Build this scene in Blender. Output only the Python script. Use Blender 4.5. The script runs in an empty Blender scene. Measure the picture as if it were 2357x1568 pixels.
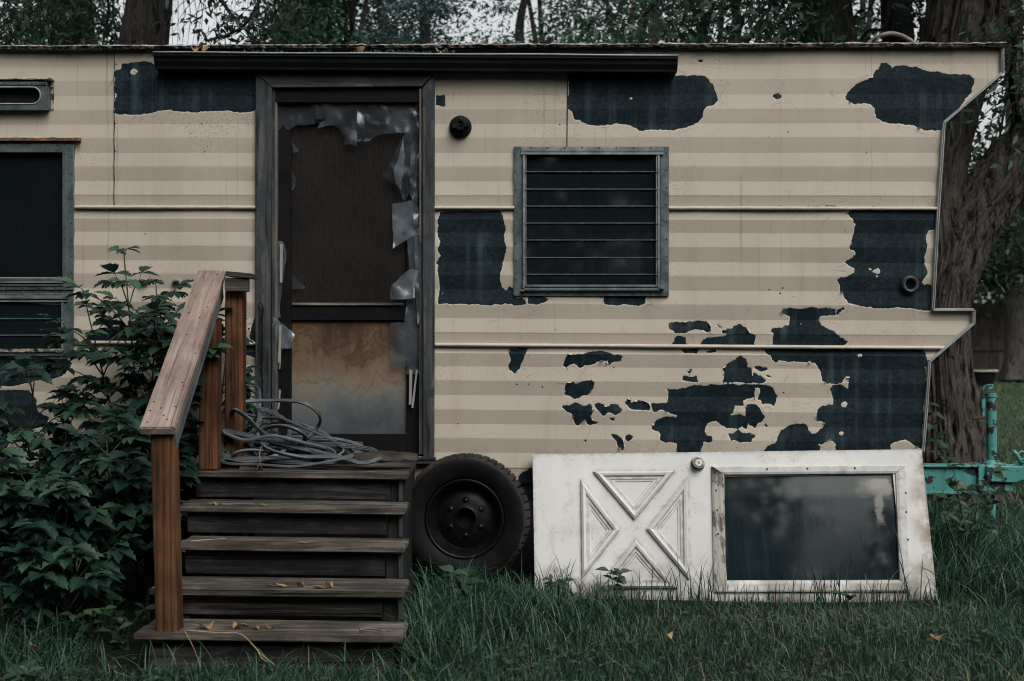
import bpy, bmesh, math, random
import numpy as np
from mathutils import Vector, Matrix, noise as mnoise
from mathutils.geometry import delaunay_2d_cdt

random.seed(7); RNG = np.random.default_rng(7)
R = math.radians
scene = bpy.context.scene
COL = scene.collection
# ------------------------------------------------------------------ measuring
# survey of the place: the wall of the trailer is the plane Y=0, X runs along it, Z is up.
FP, CX, CY, DIST, CAMZ = 2900.0, 1178.5, 784.0, 6.59, 1.25
def sc(Y): return FP / (DIST + Y)
def P(x, y, Y=0.0):
    s = sc(Y); return Vector(((x - CX) / s, Y, CAMZ - (y - CY) / s))
def PX(x, Y=0.0): return (x - CX) / sc(Y)
def PZ(y, Y=0.0): return CAMZ - (y - CY) / sc(Y)
ZO = {'A1': (0, 0, 1.7418), 'A2': (900, 0, 1.7418), 'A3': (1900, 0, 1.7418), 'A4': (2996, 0, 1.7418),
      'B1': (0, 900, 1.7418), 'B2': (900, 900, 1.7418), 'B3': (1900, 900, 1.7418), 'B4': (2996, 900, 1.7418),
      'C1': (0, 1800, 1.6955), 'C2': (900, 1800, 1.6955), 'C3': (1900, 1800, 1.6955), 'C4': (2996, 1800, 1.6955)}
def Z(k, pts):
    x0, y0, s = ZO[k]
    return [((x0 + x / s) / 1.7378, (y0 + y / s) / 1.7378) for x, y in pts]

# ------------------------------------------------------------------ objects
ORG = {}; WM = {}
def wm(o): return WM.get(o.name, Matrix.Translation(ORG[o.name]))
def link(o, parent=None):
    COL.objects.link(o)
    if parent is not None: o.parent = parent
    return o
def tag(o, label, cat, group=None, kind=None):
    if label: o['label'] = label
    if cat: o['category'] = cat
    if group: o['group'] = group
    if kind: o['kind'] = kind
    return o
def thing(name, loc, label, cat, group=None):
    o = bpy.data.objects.new(name, None); o.location = loc; link(o)
    o.empty_display_size = 0.1
    ORG[o.name] = Vector(loc)
    return tag(o, label, cat, group)
class MB:
    def __init__(s): s.v = []; s.f = []; s.mi = []; s.cur = 0
    def add(s, vs, fs, mi=None):
        b = len(s.v); s.v += [tuple(v) for v in vs]
        s.f += [tuple(b + i for i in f) for f in fs]; s.mi += [s.cur if mi is None else mi] * len(fs)
        return s
    def hexa(s, p):   # p: 8 corners, bottom loop 0-3 then top loop 4-7
        return s.add(p, [(0, 3, 2, 1), (4, 5, 6, 7), (0, 1, 5, 4), (1, 2, 6, 5), (2, 3, 7, 6), (3, 0, 4, 7)])
    def box(s, a, b, dz=0.0):
        x0, x1 = sorted((a[0], b[0])); y0, y1 = sorted((a[1], b[1])); z0, z1 = sorted((a[2], b[2]))
        d = dz / 2
        return s.hexa([(x0, y0, z0 - d), (x1, y0, z0 + d), (x1, y1, z0 + d), (x0, y1, z0 - d),
                       (x0, y0, z1 - d), (x1, y0, z1 + d), (x1, y1, z1 + d), (x0, y1, z1 - d)])
    def prism(s, loop, ext):
        n = len(loop); e = Vector(ext); l = [Vector(p) for p in loop]
        s.add([*l, *[p + e for p in l]], [tuple(range(n - 1, -1, -1)), tuple(range(n, 2 * n))] +
              [(i, (i + 1) % n, n + (i + 1) % n, n + i) for i in range(n)])
        return s
    def sweep(s, path, profile, closed=False, up=None, caps=True, radii=None):
        # profile: (a,b) list, swept along path with parallel-transport frames
        path = [Vector(p) for p in path]; n = len(path); m = len(profile)
        T = []
        for i in range(n):
            if closed: t = path[(i + 1) % n] - path[i - 1]
            else: t = path[min(i + 1, n - 1)] - path[max(i - 1, 0)]
            T.append(t.normalized() if t.length > 1e-9 else Vector((0, 0, 1)))
        u = Vector(up) if up else (Vector((0, 0, 1)) if abs(T[0].z) < .9 else Vector((1, 0, 0)))
        vs = []
        for i in range(n):
            u = (u - T[i] * u.dot(T[i]))
            if u.length < 1e-6: u = T[i].orthogonal()
            u.normalize(); w = T[i].cross(u)
            r = radii[i] if radii else 1.0
            for a, b in profile: vs.append(path[i] + u * (b * r) + w * (a * r))
        fs = []
        for i in range(n if closed else n - 1):
            j = (i + 1) % n
            for k in range(m):
                l = (k + 1) % m
                fs.append((i * m + k, i * m + l, j * m + l, j * m + k))
        if caps and not closed:
            fs.append(tuple(range(m - 1, -1, -1))); fs.append(tuple((n - 1) * m + k for k in range(m)))
        return s.add(vs, fs)
    def tube(s, path, r, n=8, closed=False):
        prof = [(math.cos(2 * math.pi * k / n), math.sin(2 * math.pi * k / n)) for k in range(n)]
        rr = [r] * len(path) if isinstance(r, (int, float)) else list(r)
        return s.sweep(path, prof, closed, radii=rr)
    def lathe(s, prof, c, ax='Y', n=32, mod=None, close_end=True):
        # prof: (radius, along) ; axis through c
        c = Vector(c); A = {'Y': (Vector((1, 0, 0)), Vector((0, 0, 1)), Vector((0, 1, 0))),
                            'Z': (Vector((1, 0, 0)), Vector((0, 1, 0)), Vector((0, 0, 1))),
                            'X': (Vector((0, 1, 0)), Vector((0, 0, 1)), Vector((1, 0, 0)))}[ax]
        vs = []; m = len(prof)
        for i in range(n):
            a = 2 * math.pi * i / n
            for j, (r, h) in enumerate(prof):
                if mod: r = r * mod(i, j)
                vs.append(c + A[0] * (r * math.cos(a)) + A[1] * (r * math.sin(a)) + A[2] * h)
        fs = [(i * m + j, ((i + 1) % n) * m + j, ((i + 1) % n) * m + j + 1, i * m + j + 1) for i in range(n) for j in range(m - 1)]
        return s.add(vs, fs)
    def build(s, name, mats, parent=None, smooth=False, bevel=0, seg=1, loc=None, mat=None, label=None, auto=None):
        """vertices are world positions; the object's origin goes to its parent's (or to loc)"""
        me = bpy.data.meshes.new(name)
        o = bpy.data.objects.new(name, me)
        org = Vector((0, 0, 0))
        if parent is not None: org = ORG[parent.name]
        elif loc is not None: org = Vector(loc)
        if mat is None:
            vs = [(v[0] - org[0], v[1] - org[1], v[2] - org[2]) for v in s.v]
        else: vs = s.v
        me.from_pydata(vs, [], s.f)
        if not isinstance(mats, (list, tuple)): mats = [mats]
        for m in mats: me.materials.append(m)
        me.polygons.foreach_set('material_index', s.mi)
        bm = bmesh.new(); bm.from_mesh(me)
        bmesh.ops.recalc_face_normals(bm, faces=bm.faces)
        if bevel: bmesh.ops.bevel(bm, geom=bm.edges[:], offset=bevel, segments=seg, affect='EDGES', clamp_overlap=True)
        bm.to_mesh(me); bm.free()
        if smooth: me.polygons.foreach_set('use_smooth', [True] * len(me.polygons))
        if auto is not None: me.set_sharp_from_angle(angle=R(auto))
        link(o, parent)
        if mat is not None: o.matrix_local = (wm(parent).inverted() @ mat) if parent is not None else mat; WM[o.name] = mat.copy()
        elif parent is None and loc is not None: o.location = loc
        ORG[o.name] = org
        if label: o['label'] = label
        return o
def mesh_np(name, V, F, mats, parent=None, attrs=None, smooth=False, mi=None, loc=None, label=None):
    me = bpy.data.meshes.new(name); V = np.asarray(V, np.float32); F = np.asarray(F, np.int32)
    org = Vector((0, 0, 0))
    if parent is not None: org = ORG[parent.name]
    elif loc is not None: org = Vector(loc)
    V = V - np.array(org, np.float32)
    k = F.shape[1]
    me.vertices.add(len(V)); me.vertices.foreach_set('co', V.ravel())
    me.loops.add(F.size); me.loops.foreach_set('vertex_index', F.ravel())
    me.polygons.add(len(F)); me.polygons.foreach_set('loop_start', np.arange(0, F.size, k, dtype=np.int32))
    me.polygons.foreach_set('use_smooth', np.full(len(F), bool(smooth)))
    if not isinstance(mats, (list, tuple)): mats = [mats]
    for m in mats: me.materials.append(m)
    if mi is not None: me.polygons.foreach_set('material_index', np.asarray(mi, np.int32))
    me.update(calc_edges=True); me.validate()
    for n_, a in (attrs or {}).items():
        at = me.attributes.new(n_, 'FLOAT', 'POINT'); at.data.foreach_set('value', np.asarray(a, np.float32))
    o = bpy.data.objects.new(name, me); link(o, parent)
    if parent is None and loc is not None: o.location = loc
    if label: o['label'] = label
    ORG[o.name] = org
    return o

# ------------------------------------------------------------------ materials
class NT:
    def __init__(s, name):
        s.m = bpy.data.materials.new(name); s.m.use_nodes = True; s.t = s.m.node_tree
        s.b = s.t.nodes['Principled BSDF']; s.out = s.t.nodes['Material Output']
        s.tc = s.n('ShaderNodeTexCoord')
    def n(s, typ, **kw):
        d = s.t.nodes.new(typ)
        for k, v in kw.items(): setattr(d, k, v)
        return d
    def l(s, a, b): s.t.links.new(a, b)
    def val(s, sock, v):
        if hasattr(v, 'node'): s.l(v, sock)
        else:
            if isinstance(v, (tuple, list)) and len(v) == 3 and sock.type == 'RGBA': v = (*v, 1)
            sock.default_value = v
    def obj(s, scale=(1, 1, 1), loc=(0, 0, 0), src='Object'):
        mp = s.n('ShaderNodeMapping'); s.l(s.tc.outputs[src], mp.inputs[0])
        mp.inputs['Scale'].default_value = scale; mp.inputs['Location'].default_value = loc
        return mp.outputs[0]
    def noise(s, vec=None, scale=5, detail=4, rough=.55, dist=0, out=0):
        d = s.n('ShaderNodeTexNoise'); 
        if vec is not None: s.l(vec, d.inputs['Vector'])
        d.inputs['Scale'].default_value = scale; d.inputs['Detail'].default_value = detail
        d.inputs['Roughness'].default_value = rough; d.inputs['Distortion'].default_value = dist
        return d.outputs[out]
    def voro(s, vec, scale, feature='F1', out='Distance', rand=1):
        d = s.n('ShaderNodeTexVoronoi', feature=feature); s.l(vec, d.inputs['Vector'])
        d.inputs['Scale'].default_value = scale; d.inputs['Randomness'].default_value = rand
        return d.outputs[out]
    def ramp(s, fac, stops, interp='LINEAR'):
        d = s.n('ShaderNodeValToRGB'); s.l(fac, d.inputs[0]); e = d.color_ramp.elements; d.color_ramp.interpolation = interp
        while len(e) < len(stops): e.new(0.5)
        for i, (p, c) in enumerate(stops):
            e[i].position = p
            e[i].color = (c, c, c, 1) if isinstance(c, (int, float)) else (*c[:3], 1)
        return d.outputs[0]
    def mix(s, fac, a, b, typ='MIX'):
        d = s.n('ShaderNodeMix', data_type='RGBA', blend_type=typ)
        s.val(d.inputs[0], fac); s.val(d.inputs[6], a); s.val(d.inputs[7], b); return d.outputs[2]
    def math(s, op, a, b=0.0, c=0.0, clamp=False):
        d = s.n('ShaderNodeMath', operation=op, use_clamp=clamp)
        s.val(d.inputs[0], a); s.val(d.inputs[1], b); s.val(d.inputs[2], c); return d.outputs[0]
    def rng(s, v, a, b, c=0, d=1):
        r = s.n('ShaderNodeMapRange'); s.val(r.inputs[0], v)
        for i, x in enumerate((a, b, c, d)): r.inputs[i + 1].default_value = x
        return r.outputs[0]
    def attr(s, name):
        d = s.n('ShaderNodeAttribute', attribute_name=name); return d.outputs['Fac']
    def sep(s, src='Object'):
        d = s.n('ShaderNodeSeparateXYZ'); s.l(s.tc.outputs[src], d.inputs[0]); return d.outputs
    def pos(s):
        g = s.n('ShaderNodeNewGeometry'); d = s.n('ShaderNodeSeparateXYZ'); s.l(g.outputs['Position'], d.inputs[0]); return d.outputs
    def bump(s, h, strength=.3, dist=.01):
        d = s.n('ShaderNodeBump'); s.l(h, d.inputs['Height']); d.inputs['Strength'].default_value = strength
        d.inputs['Distance'].default_value = dist; s.l(d.outputs[0], s.b.inputs['Normal']); return d
    def set(s, color=None, rough=None, metal=None, spec=None, **kw):
        I = s.b.inputs
        if color is not None: s.val(I['Base Color'], color)
        if rough is not None: s.val(I['Roughness'], rough)
        if metal is not None: s.val(I['Metallic'], metal)
        if spec is not None: s.val(I['Specular IOR Level'], spec)
        return s.m

def M_plain(name, col, rough=.6, metal=0, var=.35, scale=12, spec=.4, bump=.15):
    t = NT(name); v = t.obj()
    n = t.noise(v, scale, 6, .65); n2 = t.noise(v, scale * 7, 3)
    f = t.math('MULTIPLY_ADD', n2, .4, t.math('MULTIPLY', n, .8))
    lo = tuple(c * (1 - var) for c in col); hi = tuple(min(1, c * (1 + var)) for c in col)
    c = t.ramp(f, [(.35, lo), (.8, hi)])
    t.bump(f, bump, .004)
    return t.set(c, t.rng(n, .3, .7, max(.05, rough - .12), min(1, rough + .12)), metal, spec)

def M_wood(name, dark, mid, light, axis='X', g=1.0, wear=.5, bump=.5, rough=.75, knots=False, cracks=.5, ring=None):
    t = NT(name)
    al, ac = 1.6 * g, 26 * g
    s3 = {'X': (al, ac, ac), 'Y': (ac, al, ac), 'Z': (ac, ac, al)}[axis]
    v = t.obj(s3)
    g1 = t.noise(v, 1.0, 5, .6, .4); g2 = t.noise(v, 4.5, 3, .6)
    big = t.noise(t.obj((1, 1, 1), (3.1, 1.7, .3)), 4.0, 5, .6)
    f = t.math('MULTIPLY_ADD', g2, .35, t.math('MULTIPLY', g1, .65))
    f = t.math('MULTIPLY_ADD', t.math('SUBTRACT', big, .5), .55, f)
    c = t.ramp(f, [(.3, dark), (.5, mid), (.72, light)])
    if ring:
        w = t.n('ShaderNodeTexWave', wave_type='BANDS', bands_direction={'X': 'Z', 'Z': 'X', 'Y': 'X'}[axis])
        t.l(t.obj({'X': (.25, 1, 1), 'Z': (1, 1, .12), 'Y': (1, .2, 1)}[axis]), w.inputs[0])
        w.inputs['Scale'].default_value = ring; w.inputs['Distortion'].default_value = 3.5; w.inputs['Detail'].default_value = 3
        w.inputs['Detail Scale'].default_value = 1.2
        c = t.mix(t.math('MULTIPLY', t.ramp(w.outputs[1], [(.0, 1), (.35, .0)]), .6), c, dark)
    if knots:
        k = t.voro(t.obj({'X': (1.2, 7, 7), 'Z': (7, 7, 1.2), 'Y': (7, 1.2, 7)}[axis]), 1.0)
        c = t.mix(t.ramp(k, [(.06, 1), (.14, 0)]), c, tuple(x * .25 for x in dark))
    # fine open checks along the grain
    ck = t.noise(t.obj({'X': (.9, 60, 60), 'Z': (60, 60, .9), 'Y': (60, .9, 60)}[axis], (.3, .2, .9)), 1.0, 2, .5)
    cm = t.ramp(ck, [(.64, 0), (.70, 1)])
    c = t.mix(t.math('MULTIPLY', cm, cracks), c, tuple(x * .3 for x in dark))
    # scuffs
    sp = t.ramp(t.noise(t.obj((30, 30, 30)), 1.3, 3), [(.70, 0), (.74, 1)])
    c = t.mix(t.math('MULTIPLY', sp, wear * .35), c, tuple(min(1, x * 1.8) for x in light))
    h = t.math('SUBTRACT', f, t.math('MULTIPLY', cm, .6))
    t.bump(h, bump, .006)
    return t.set(c, rough, 0, .14)

def M_leaf(name, a, b, c=None, rough=.45, trans=.25):
    t = NT(name)
    r = t.attr('rnd')
    col = t.ramp(r, [(0, a), (.75, b), (1, c or b)])
    n = t.noise(t.obj(), 6, 3); col = t.mix(t.rng(n, .3, .7, 0, .35), col, tuple(x * .6 for x in a))
    t.set(col, rough, 0, .35)
    tr = t.n('ShaderNodeBsdfTranslucent'); t.l(col, tr.inputs[0])
    mx = t.n('ShaderNodeMixShader'); mx.inputs[0].default_value = trans
    t.l(t.b.outputs[0], mx.inputs[1]); t.l(tr.outputs[0], mx.inputs[2]); t.l(mx.outputs[0], t.out.inputs[0])
    return t.m

def M_siding():
    t = NT('peeling_paint_over_metal')
    v = t.obj(); X, Y, Zc = t.pos()
    d = t.attr('peel')
    n1 = t.noise(v, 55, 5, .65); n2 = t.noise(v, 14, 4, .6)
    dn = t.math('ADD', d, t.math('MULTIPLY', t.math('SUBTRACT', n1, .5), .016))
    dn = t.math('ADD', dn, t.math('MULTIPLY', t.math('SUBTRACT', n2, .5), .022))
    # small stray chips everywhere
    cv = t.voro(t.obj((1, 1, 1), (.7, 0, .2)), 24); cn = t.noise(t.obj((1, 1, 1), (5, 5, 5)), 3.2, 3)
    cs = t.math('SUBTRACT', t.math('MULTIPLY', t.rng(cn, .52, .72, 0, 1), .16), cv)     # >0 : chip
    chip = t.math('GREATER_THAN', t.math('ADD', cs, t.math('MULTIPLY', t.math('SUBTRACT', n1, .5), .1)), .0)
    peel = t.math('MAXIMUM', t.math('LESS_THAN', dn, 0.0), chip)
    # ---- paint
    pa = t.noise(v, 1.3, 5, .6); pb = t.noise(t.obj((9, 9, 1.1)), 1.0, 5, .65)
    paint = t.ramp(pa, [(.3, (.385, .344, .281)), (.55, (.44, .393, .323)), (.75, (.46, .415, .345))])
    paint = t.mix(t.math('MULTIPLY', t.rng(pb, .52, .75, 0, 1), .30), paint, (.30, .25, .185))
    # drips that hang from the gutter line: thin brown runs
    dr = t.noise(t.obj((38, 1, .55)), 1.0, 3, .55); drm = t.math('MULTIPLY', t.ramp(dr, [(.60, 0), (.69, 1)]), t.rng(Zc, 1.2, 2.4, .12, .75))
    drm = t.math('MULTIPLY', drm, t.rng(t.noise(t.obj((1, 1, .5)), 2.6, 2), .44, .58, 0, 1))
    paint = t.mix(drm, paint, (.25, .19, .12))
    # fine grime specks
    sp = t.voro(v, 95); sm = t.rng(t.noise(t.obj((1, 1, 1), (9, 2, 4)), 2.1, 4), .42, .68, .0, .30)
    spm = t.math('LESS_THAN', sp, sm)
    sp2 = t.voro(t.obj((1, 1, .45)), 190); sp2m = t.math('LESS_THAN', sp2, t.rng(t.noise(v, 1.6, 3), .4, .7, .02, .27))
    paint = t.mix(t.math('MULTIPLY', spm, .55), paint, (.16, .135, .105))
    paint = t.mix(t.math('MULTIPLY', sp2m, .40), paint, (.2, .17, .13))
    # hairline cracks near flakes
    ce = t.voro(t.obj((1, 1, 1.4)), 7.5, 'DISTANCE_TO_EDGE'); crk = t.math('MULTIPLY', t.math('LESS_THAN', ce, .012), t.math('MULTIPLY', t.rng(d, 0, .16, .7, 0), t.rng(n2, .45, .6, 0, 1)))
    paint = t.mix(crk, paint, (.2, .17, .135))
    # pale lifted lip of paint at the flake edge
    lip = t.math('MULTIPLY', t.rng(dn, .0, .0055, 1, 0), t.rng(n2, .40, .55, .2, 1))
    paint = t.mix(lip, paint, (.56, .515, .44))
    # grime at the foot of the wall
    ft = t.math('MULTIPLY', t.rng(Zc, .56, .72, .6, 0), t.rng(t.noise(t.obj((14, 14, 4)), 1, 5), .45, .65, 0, 1))
    paint = t.mix(ft, paint, (.17, .145, .11))
    # ---- bare galvanised metal, gone dark
    sg = t.voro(t.obj((1, 1, 1.4)), 70, 'F1', 'Color'); sgv = t.n('ShaderNodeSeparateColor'); t.l(sg, sgv.inputs[0])
    mb = t.noise(v, 5, 5, .6)
    mf = t.math('MULTIPLY_ADD', sgv.outputs[0], .3, t.math('MULTIPLY', mb, .75))
    metal = t.ramp(mf, [(.3, (.005, .0105, .0150)), (.55, (.010, .0185, .0245)), (.8, (.020, .033, .040))])
    st = t.noise(t.obj((16, 16, .5)), 1.0, 4, .6); stm = t.math('MULTIPLY', t.ramp(st, [(.50, 0), (.70, 1)]), t.rng(t.noise(t.obj((1, 1, 1.6)), 1.9, 2), .42, .60, 0, .62))
    metal = t.mix(stm, metal, (.060, .094, .100))
    rim = t.math('MULTIPLY', t.rng(dn, -.007, 0, 0, 1), t.rng(n2, .5, .62, 0, .5))
    metal = t.mix(rim, metal, (.012, .075, .075))
    col = t.mix(peel, paint, metal)
    h = t.math('ADD', t.math('MULTIPLY', t.rng(dn, -.002, .004, 0, 1), .9), t.math('MULTIPLY', t.noise(v, 130, 3), .12))
    h = t.math('ADD', h, t.math('MULTIPLY', t.noise(v, 9, 3), .35))
    t.bump(h, .55, .004)
    return t.set(col, t.math('MULTIPLY_ADD', peel, .05, t.rng(n2, .3, .7, .52, .68)), 0, t.math('MULTIPLY_ADD', peel, -.22, .3))

def M_glass(name, base=(.006, .009, .011), rough=.04, smudge=.035, painted_reflection=None):
    t = NT(name); v = t.obj()
    n = t.noise(v, 2.2, 3, .5); n2 = t.noise(t.obj((34, 34, 2.2)), 1, 5, .65); n3 = t.noise(t.obj((60, 60, 60)), 1, 3)
    dust = t.math('MULTIPLY', t.math('MULTIPLY_ADD', t.rng(n, .4, .7, 0, 1), .35, t.math('MULTIPLY', t.rng(n2, .5, .75, 0, 1), t.rng(n, .35, .65, .1, .8))), smudge)
    dust = t.math('MULTIPLY', dust, t.rng(n3, .3, .7, .7, 1.2))
    c = t.mix(dust, base, (.12, .14, .15))
    if painted_reflection:      # painted reflections: pale patch with a streak below, greenish band along the top
        (xa, za), (xb, zb) = painted_reflection; X, Y, Zc = t.sep(); w1 = t.noise(t.obj((1, 1, 1)), 16, 5, .65); w2 = t.noise(t.obj((1, 1, 5)), 9, 4, .6)
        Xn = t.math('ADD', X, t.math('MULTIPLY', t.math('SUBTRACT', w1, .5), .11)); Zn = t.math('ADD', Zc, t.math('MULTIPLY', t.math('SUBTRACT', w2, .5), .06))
        film = t.math('MULTIPLY', t.rng(Zn, zb - .115, zb - .085, 0, .62), t.rng(Xn, xb - .62, xb - .52, .35, 1)); c = t.mix(film, c, (.055, .075, .064))  # film: greenish band of painted reflection
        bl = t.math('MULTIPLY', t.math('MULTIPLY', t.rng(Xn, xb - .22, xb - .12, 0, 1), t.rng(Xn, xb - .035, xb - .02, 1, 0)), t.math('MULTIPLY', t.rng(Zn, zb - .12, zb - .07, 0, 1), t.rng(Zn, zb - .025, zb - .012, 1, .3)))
        run = t.math('MULTIPLY', t.math('MULTIPLY', t.rng(Xn, xb - .125, xb - .11, 0, 1), t.rng(Xn, xb - .085, xb - .07, 1, 0)), t.math('MULTIPLY', t.rng(Zn, zb - .26, zb - .22, 0, .7), t.rng(Zn, zb - .09, zb - .07, 1, 0)))  # run: streak of painted reflection below the pale patch
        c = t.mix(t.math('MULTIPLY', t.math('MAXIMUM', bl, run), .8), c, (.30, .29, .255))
    return t.set(c, t.math('MULTIPLY_ADD', dust, 1.5, rough), 0, .5)

def M_plastic(name='torn_plastic_film', k=1.0, o=0.0):
    t = NT(name); v = t.obj()
    n = t.noise(v, 3.5, 3, .5, .6)
    dif = t.n('ShaderNodeBsdfDiffuse'); t.l(t.ramp(n, [(.3, (.04 * k, .05 * k, .06 * k)), (.7, (.13 * k, .152 * k, .175 * k))]), dif.inputs[0])
    gl = t.n('ShaderNodeBsdfGlossy'); gl.inputs[0].default_value = (.75, .8, .86, 1); gl.inputs[1].default_value = .24
    tl = t.n('ShaderNodeBsdfTranslucent'); tl.inputs[0].default_value = (.35, .38, .42, 1)
    a = t.n('ShaderNodeMixShader'); a.inputs[0].default_value = .16; t.l(dif.outputs[0], a.inputs[1]); t.l(gl.outputs[0], a.inputs[2])
    a2 = t.n('ShaderNodeMixShader'); a2.inputs[0].default_value = .3; t.l(a.outputs[0], a2.inputs[1]); t.l(tl.outputs[0], a2.inputs[2])
    tr = t.n('ShaderNodeBsdfTransparent'); tr.inputs[0].default_value = (.9, .93, .95, 1)
    m = t.n('ShaderNodeMixShader'); t.l(t.rng(n, .3, .7, .30 + o, .62 + o), m.inputs[0]); t.l(tr.outputs[0], m.inputs[1]); t.l(a2.outputs[0], m.inputs[2])
    b = t.n('ShaderNodeBump'); t.l(n, b.inputs['Height']); b.inputs['Strength'].default_value = .35; b.inputs['Distance'].default_value = .02
    for q in (dif, gl): t.l(b.outputs[0], q.inputs['Normal'])
    t.l(m.outputs[0], t.out.inputs[0])
    return t.m

def M_bark(name, dark, light, sc_=1.0):
    t = NT(name)
    v = t.obj((11 * sc_, 11 * sc_, 1.9 * sc_))
    n = t.noise(v, 1.0, 8, .68, .9); n2 = t.noise(t.obj((22 * sc_, 22 * sc_, 7 * sc_)), 1.0, 6, .7, .4)
    rd = t.math('SUBTRACT', 1.0, t.math('ABSOLUTE', t.math('MULTIPLY_ADD', n, 4.4, -2.2)))
    h = t.math('MULTIPLY_ADD', n2, .75, t.math('MULTIPLY', rd, .45))
    c = t.ramp(h, [(.44, tuple(x * .10 for x in dark)), (.57, dark), (.67, tuple((a + b) / 2 for a, b in zip(dark, light))), (.8, light)])  # furrow shade and ridge light strengthened in the colour, along the bump
    mo = t.noise(t.obj(), 2.0, 4); c = t.mix(t.rng(mo, .5, .75, 0, .4), c, tuple(x * .55 for x in light))
    t.bump(h, 1, .11)
    return t.set(c, .9, 0, .12)

def M_flaked(name):      # white paint flaking off grey wood
    t = NT(name); v = t.obj()
    g = t.noise(t.obj((70, 70, 3)), 1, 5, .65); n = t.noise(t.obj((1, 1, .45)), 17, 6, .7); n2 = t.noise(v, 4, 3)
    wood = t.ramp(g, [(.3, (.05, .046, .042)), (.6, (.17, .155, .135))])
    paint = t.ramp(g, [(.3, (.27, .255, .225)), (.7, (.40, .385, .35))])
    f = t.math('MULTIPLY_ADD', t.math('SUBTRACT', n2, .5), .9, n)
    c = t.mix(t.ramp(f, [(.52, 0), (.56, 1)]), paint, wood); c = t.mix(t.ramp(f, [(.66, 0), (.69, 1)]), c, (.02, .019, .018))
    t.bump(f, .4, .004)
    return t.set(c, .7, 0, .2)

def M_white_door(name):
    t = NT(name); v = t.obj(); X, Y, Zc = t.sep()
    n = t.noise(v, 7, 6, .65); n2 = t.noise(t.obj((1, 1, 1), (4, 1, 2)), 2.0, 4, .6); n3 = t.noise(t.obj((40, 5, 5)), 1, 4)
    c = t.ramp(n2, [(.3, (.50, .50, .485)), (.7, (.62, .615, .595))])
    dirt = t.math('MULTIPLY', t.rng(n, .52, .70, 0, 1), t.rng(n2, .42, .64, 0, .75))
    c = t.mix(t.math('MULTIPLY', dirt, .85), c, (.25, .235, .205))
    sp = t.voro(v, 75); sm = t.math('LESS_THAN', sp, t.rng(n, .42, .75, 0, .30)); c = t.mix(t.math('MULTIPLY', sm, .7), c, (.08, .075, .07))
    hl = t.noise(t.obj((3, 60, 60)), 1, 3); c = t.mix(t.math('MULTIPLY', t.ramp(hl, [(.66, 0), (.72, 1)]), .16), c, (.25, .23, .2))
    g = t.math('MULTIPLY', t.rng(Zc, .0, .26, 1, 0), t.rng(n, .36, .58, 0, 1)); c = t.mix(g, c, (.16, .14, .10))
    e = t.math('MULTIPLY', t.rng(X, 1.9, 2.0, 0, .9), t.rng(n, .42, .58, 0, 1)); c = t.mix(e, c, (.24, .19, .13))
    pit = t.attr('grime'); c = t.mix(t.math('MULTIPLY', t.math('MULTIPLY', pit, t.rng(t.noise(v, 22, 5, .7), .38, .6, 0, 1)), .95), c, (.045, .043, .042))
    t.bump(n, .12, .004)
    return t.set(c, .45, 0, .4)

def M_teal():
    t = NT('chipped_teal_paint'); v = t.obj()
    n = t.noise(v, 16, 6, .65); n2 = t.noise(v, 4, 4)
    c = t.ramp(n2, [(.3, (.045, .20, .19)), (.7, (.085, .31, .285))])
    c = t.mix(t.math('GREATER_THAN', t.math('ADD', n, t.math('MULTIPLY', t.math('SUBTRACT', n2, .5), .5)), .575), c, (.024, .021, .022))
    c = t.mix(t.math('MULTIPLY', t.rng(t.noise(t.obj((30, 30, 2)), 1, 4), .5, .7, 0, 1), .5), c, (.03, .09, .085))
    t.bump(n, .4, .003)
    return t.set(c, .5, 0, .4)

def M_panel():   # water-stained hardboard: rusty above, grey below
    t = NT('water_stained_hardboard'); v = t.obj(); X, Y, Zc = t.pos()
    n = t.noise(v, 5, 6, .65, .4); n2 = t.noise(t.obj((9, 9, 2.2)), 1, 5, .6); fine = t.noise(v, 160, 2)
    z = t.math('ADD', Zc, t.math('MULTIPLY', t.math('SUBTRACT', n, .5), .55))
    c = t.ramp(t.rng(z, PZ(1000), PZ(740)), [(.0, (.055, .066, .074)), (.22, (.10, .118, .125)), (.42, (.185, .170, .140)), (.6, (.20, .152, .105)), (.78, (.145, .085, .047)), (.92, (.105, .058, .032)), (1, (.12, .08, .055))])
    c = t.mix(t.math('MULTIPLY', t.rng(n2, .47, .6, 0, 1), t.rng(Zc, PZ(880), PZ(760), 0, .9)), c, (.040, .017, .008))
    c = t.mix(t.math('MULTIPLY', t.rng(n, .55, .72, 0, 1), t.rng(Zc, PZ(1000), PZ(880), .8, 0)), c, (.04, .055, .068))
    for lv_, wd_, am_ in ((.80, 26, .55), (.52, 34, .35), (.90, 40, .5)):
        tl = t.math('SUBTRACT', 1.0, t.math('MULTIPLY', t.math('ABSOLUTE', t.math('SUBTRACT', t.math('ADD', t.rng(z, PZ(1000), PZ(740)), t.math('MULTIPLY', t.math('SUBTRACT', n2, .5), .5)), lv_)), wd_), clamp=True)
        c = t.mix(t.math('MULTIPLY', tl, am_), c, (.035, .02, .012))
    c = t.mix(t.rng(fine, .4, .7, 0, .45), c, (.05, .045, .04))
    t.bump(fine, .2, .002)
    return t.set(c, .8, 0, .2)

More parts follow.
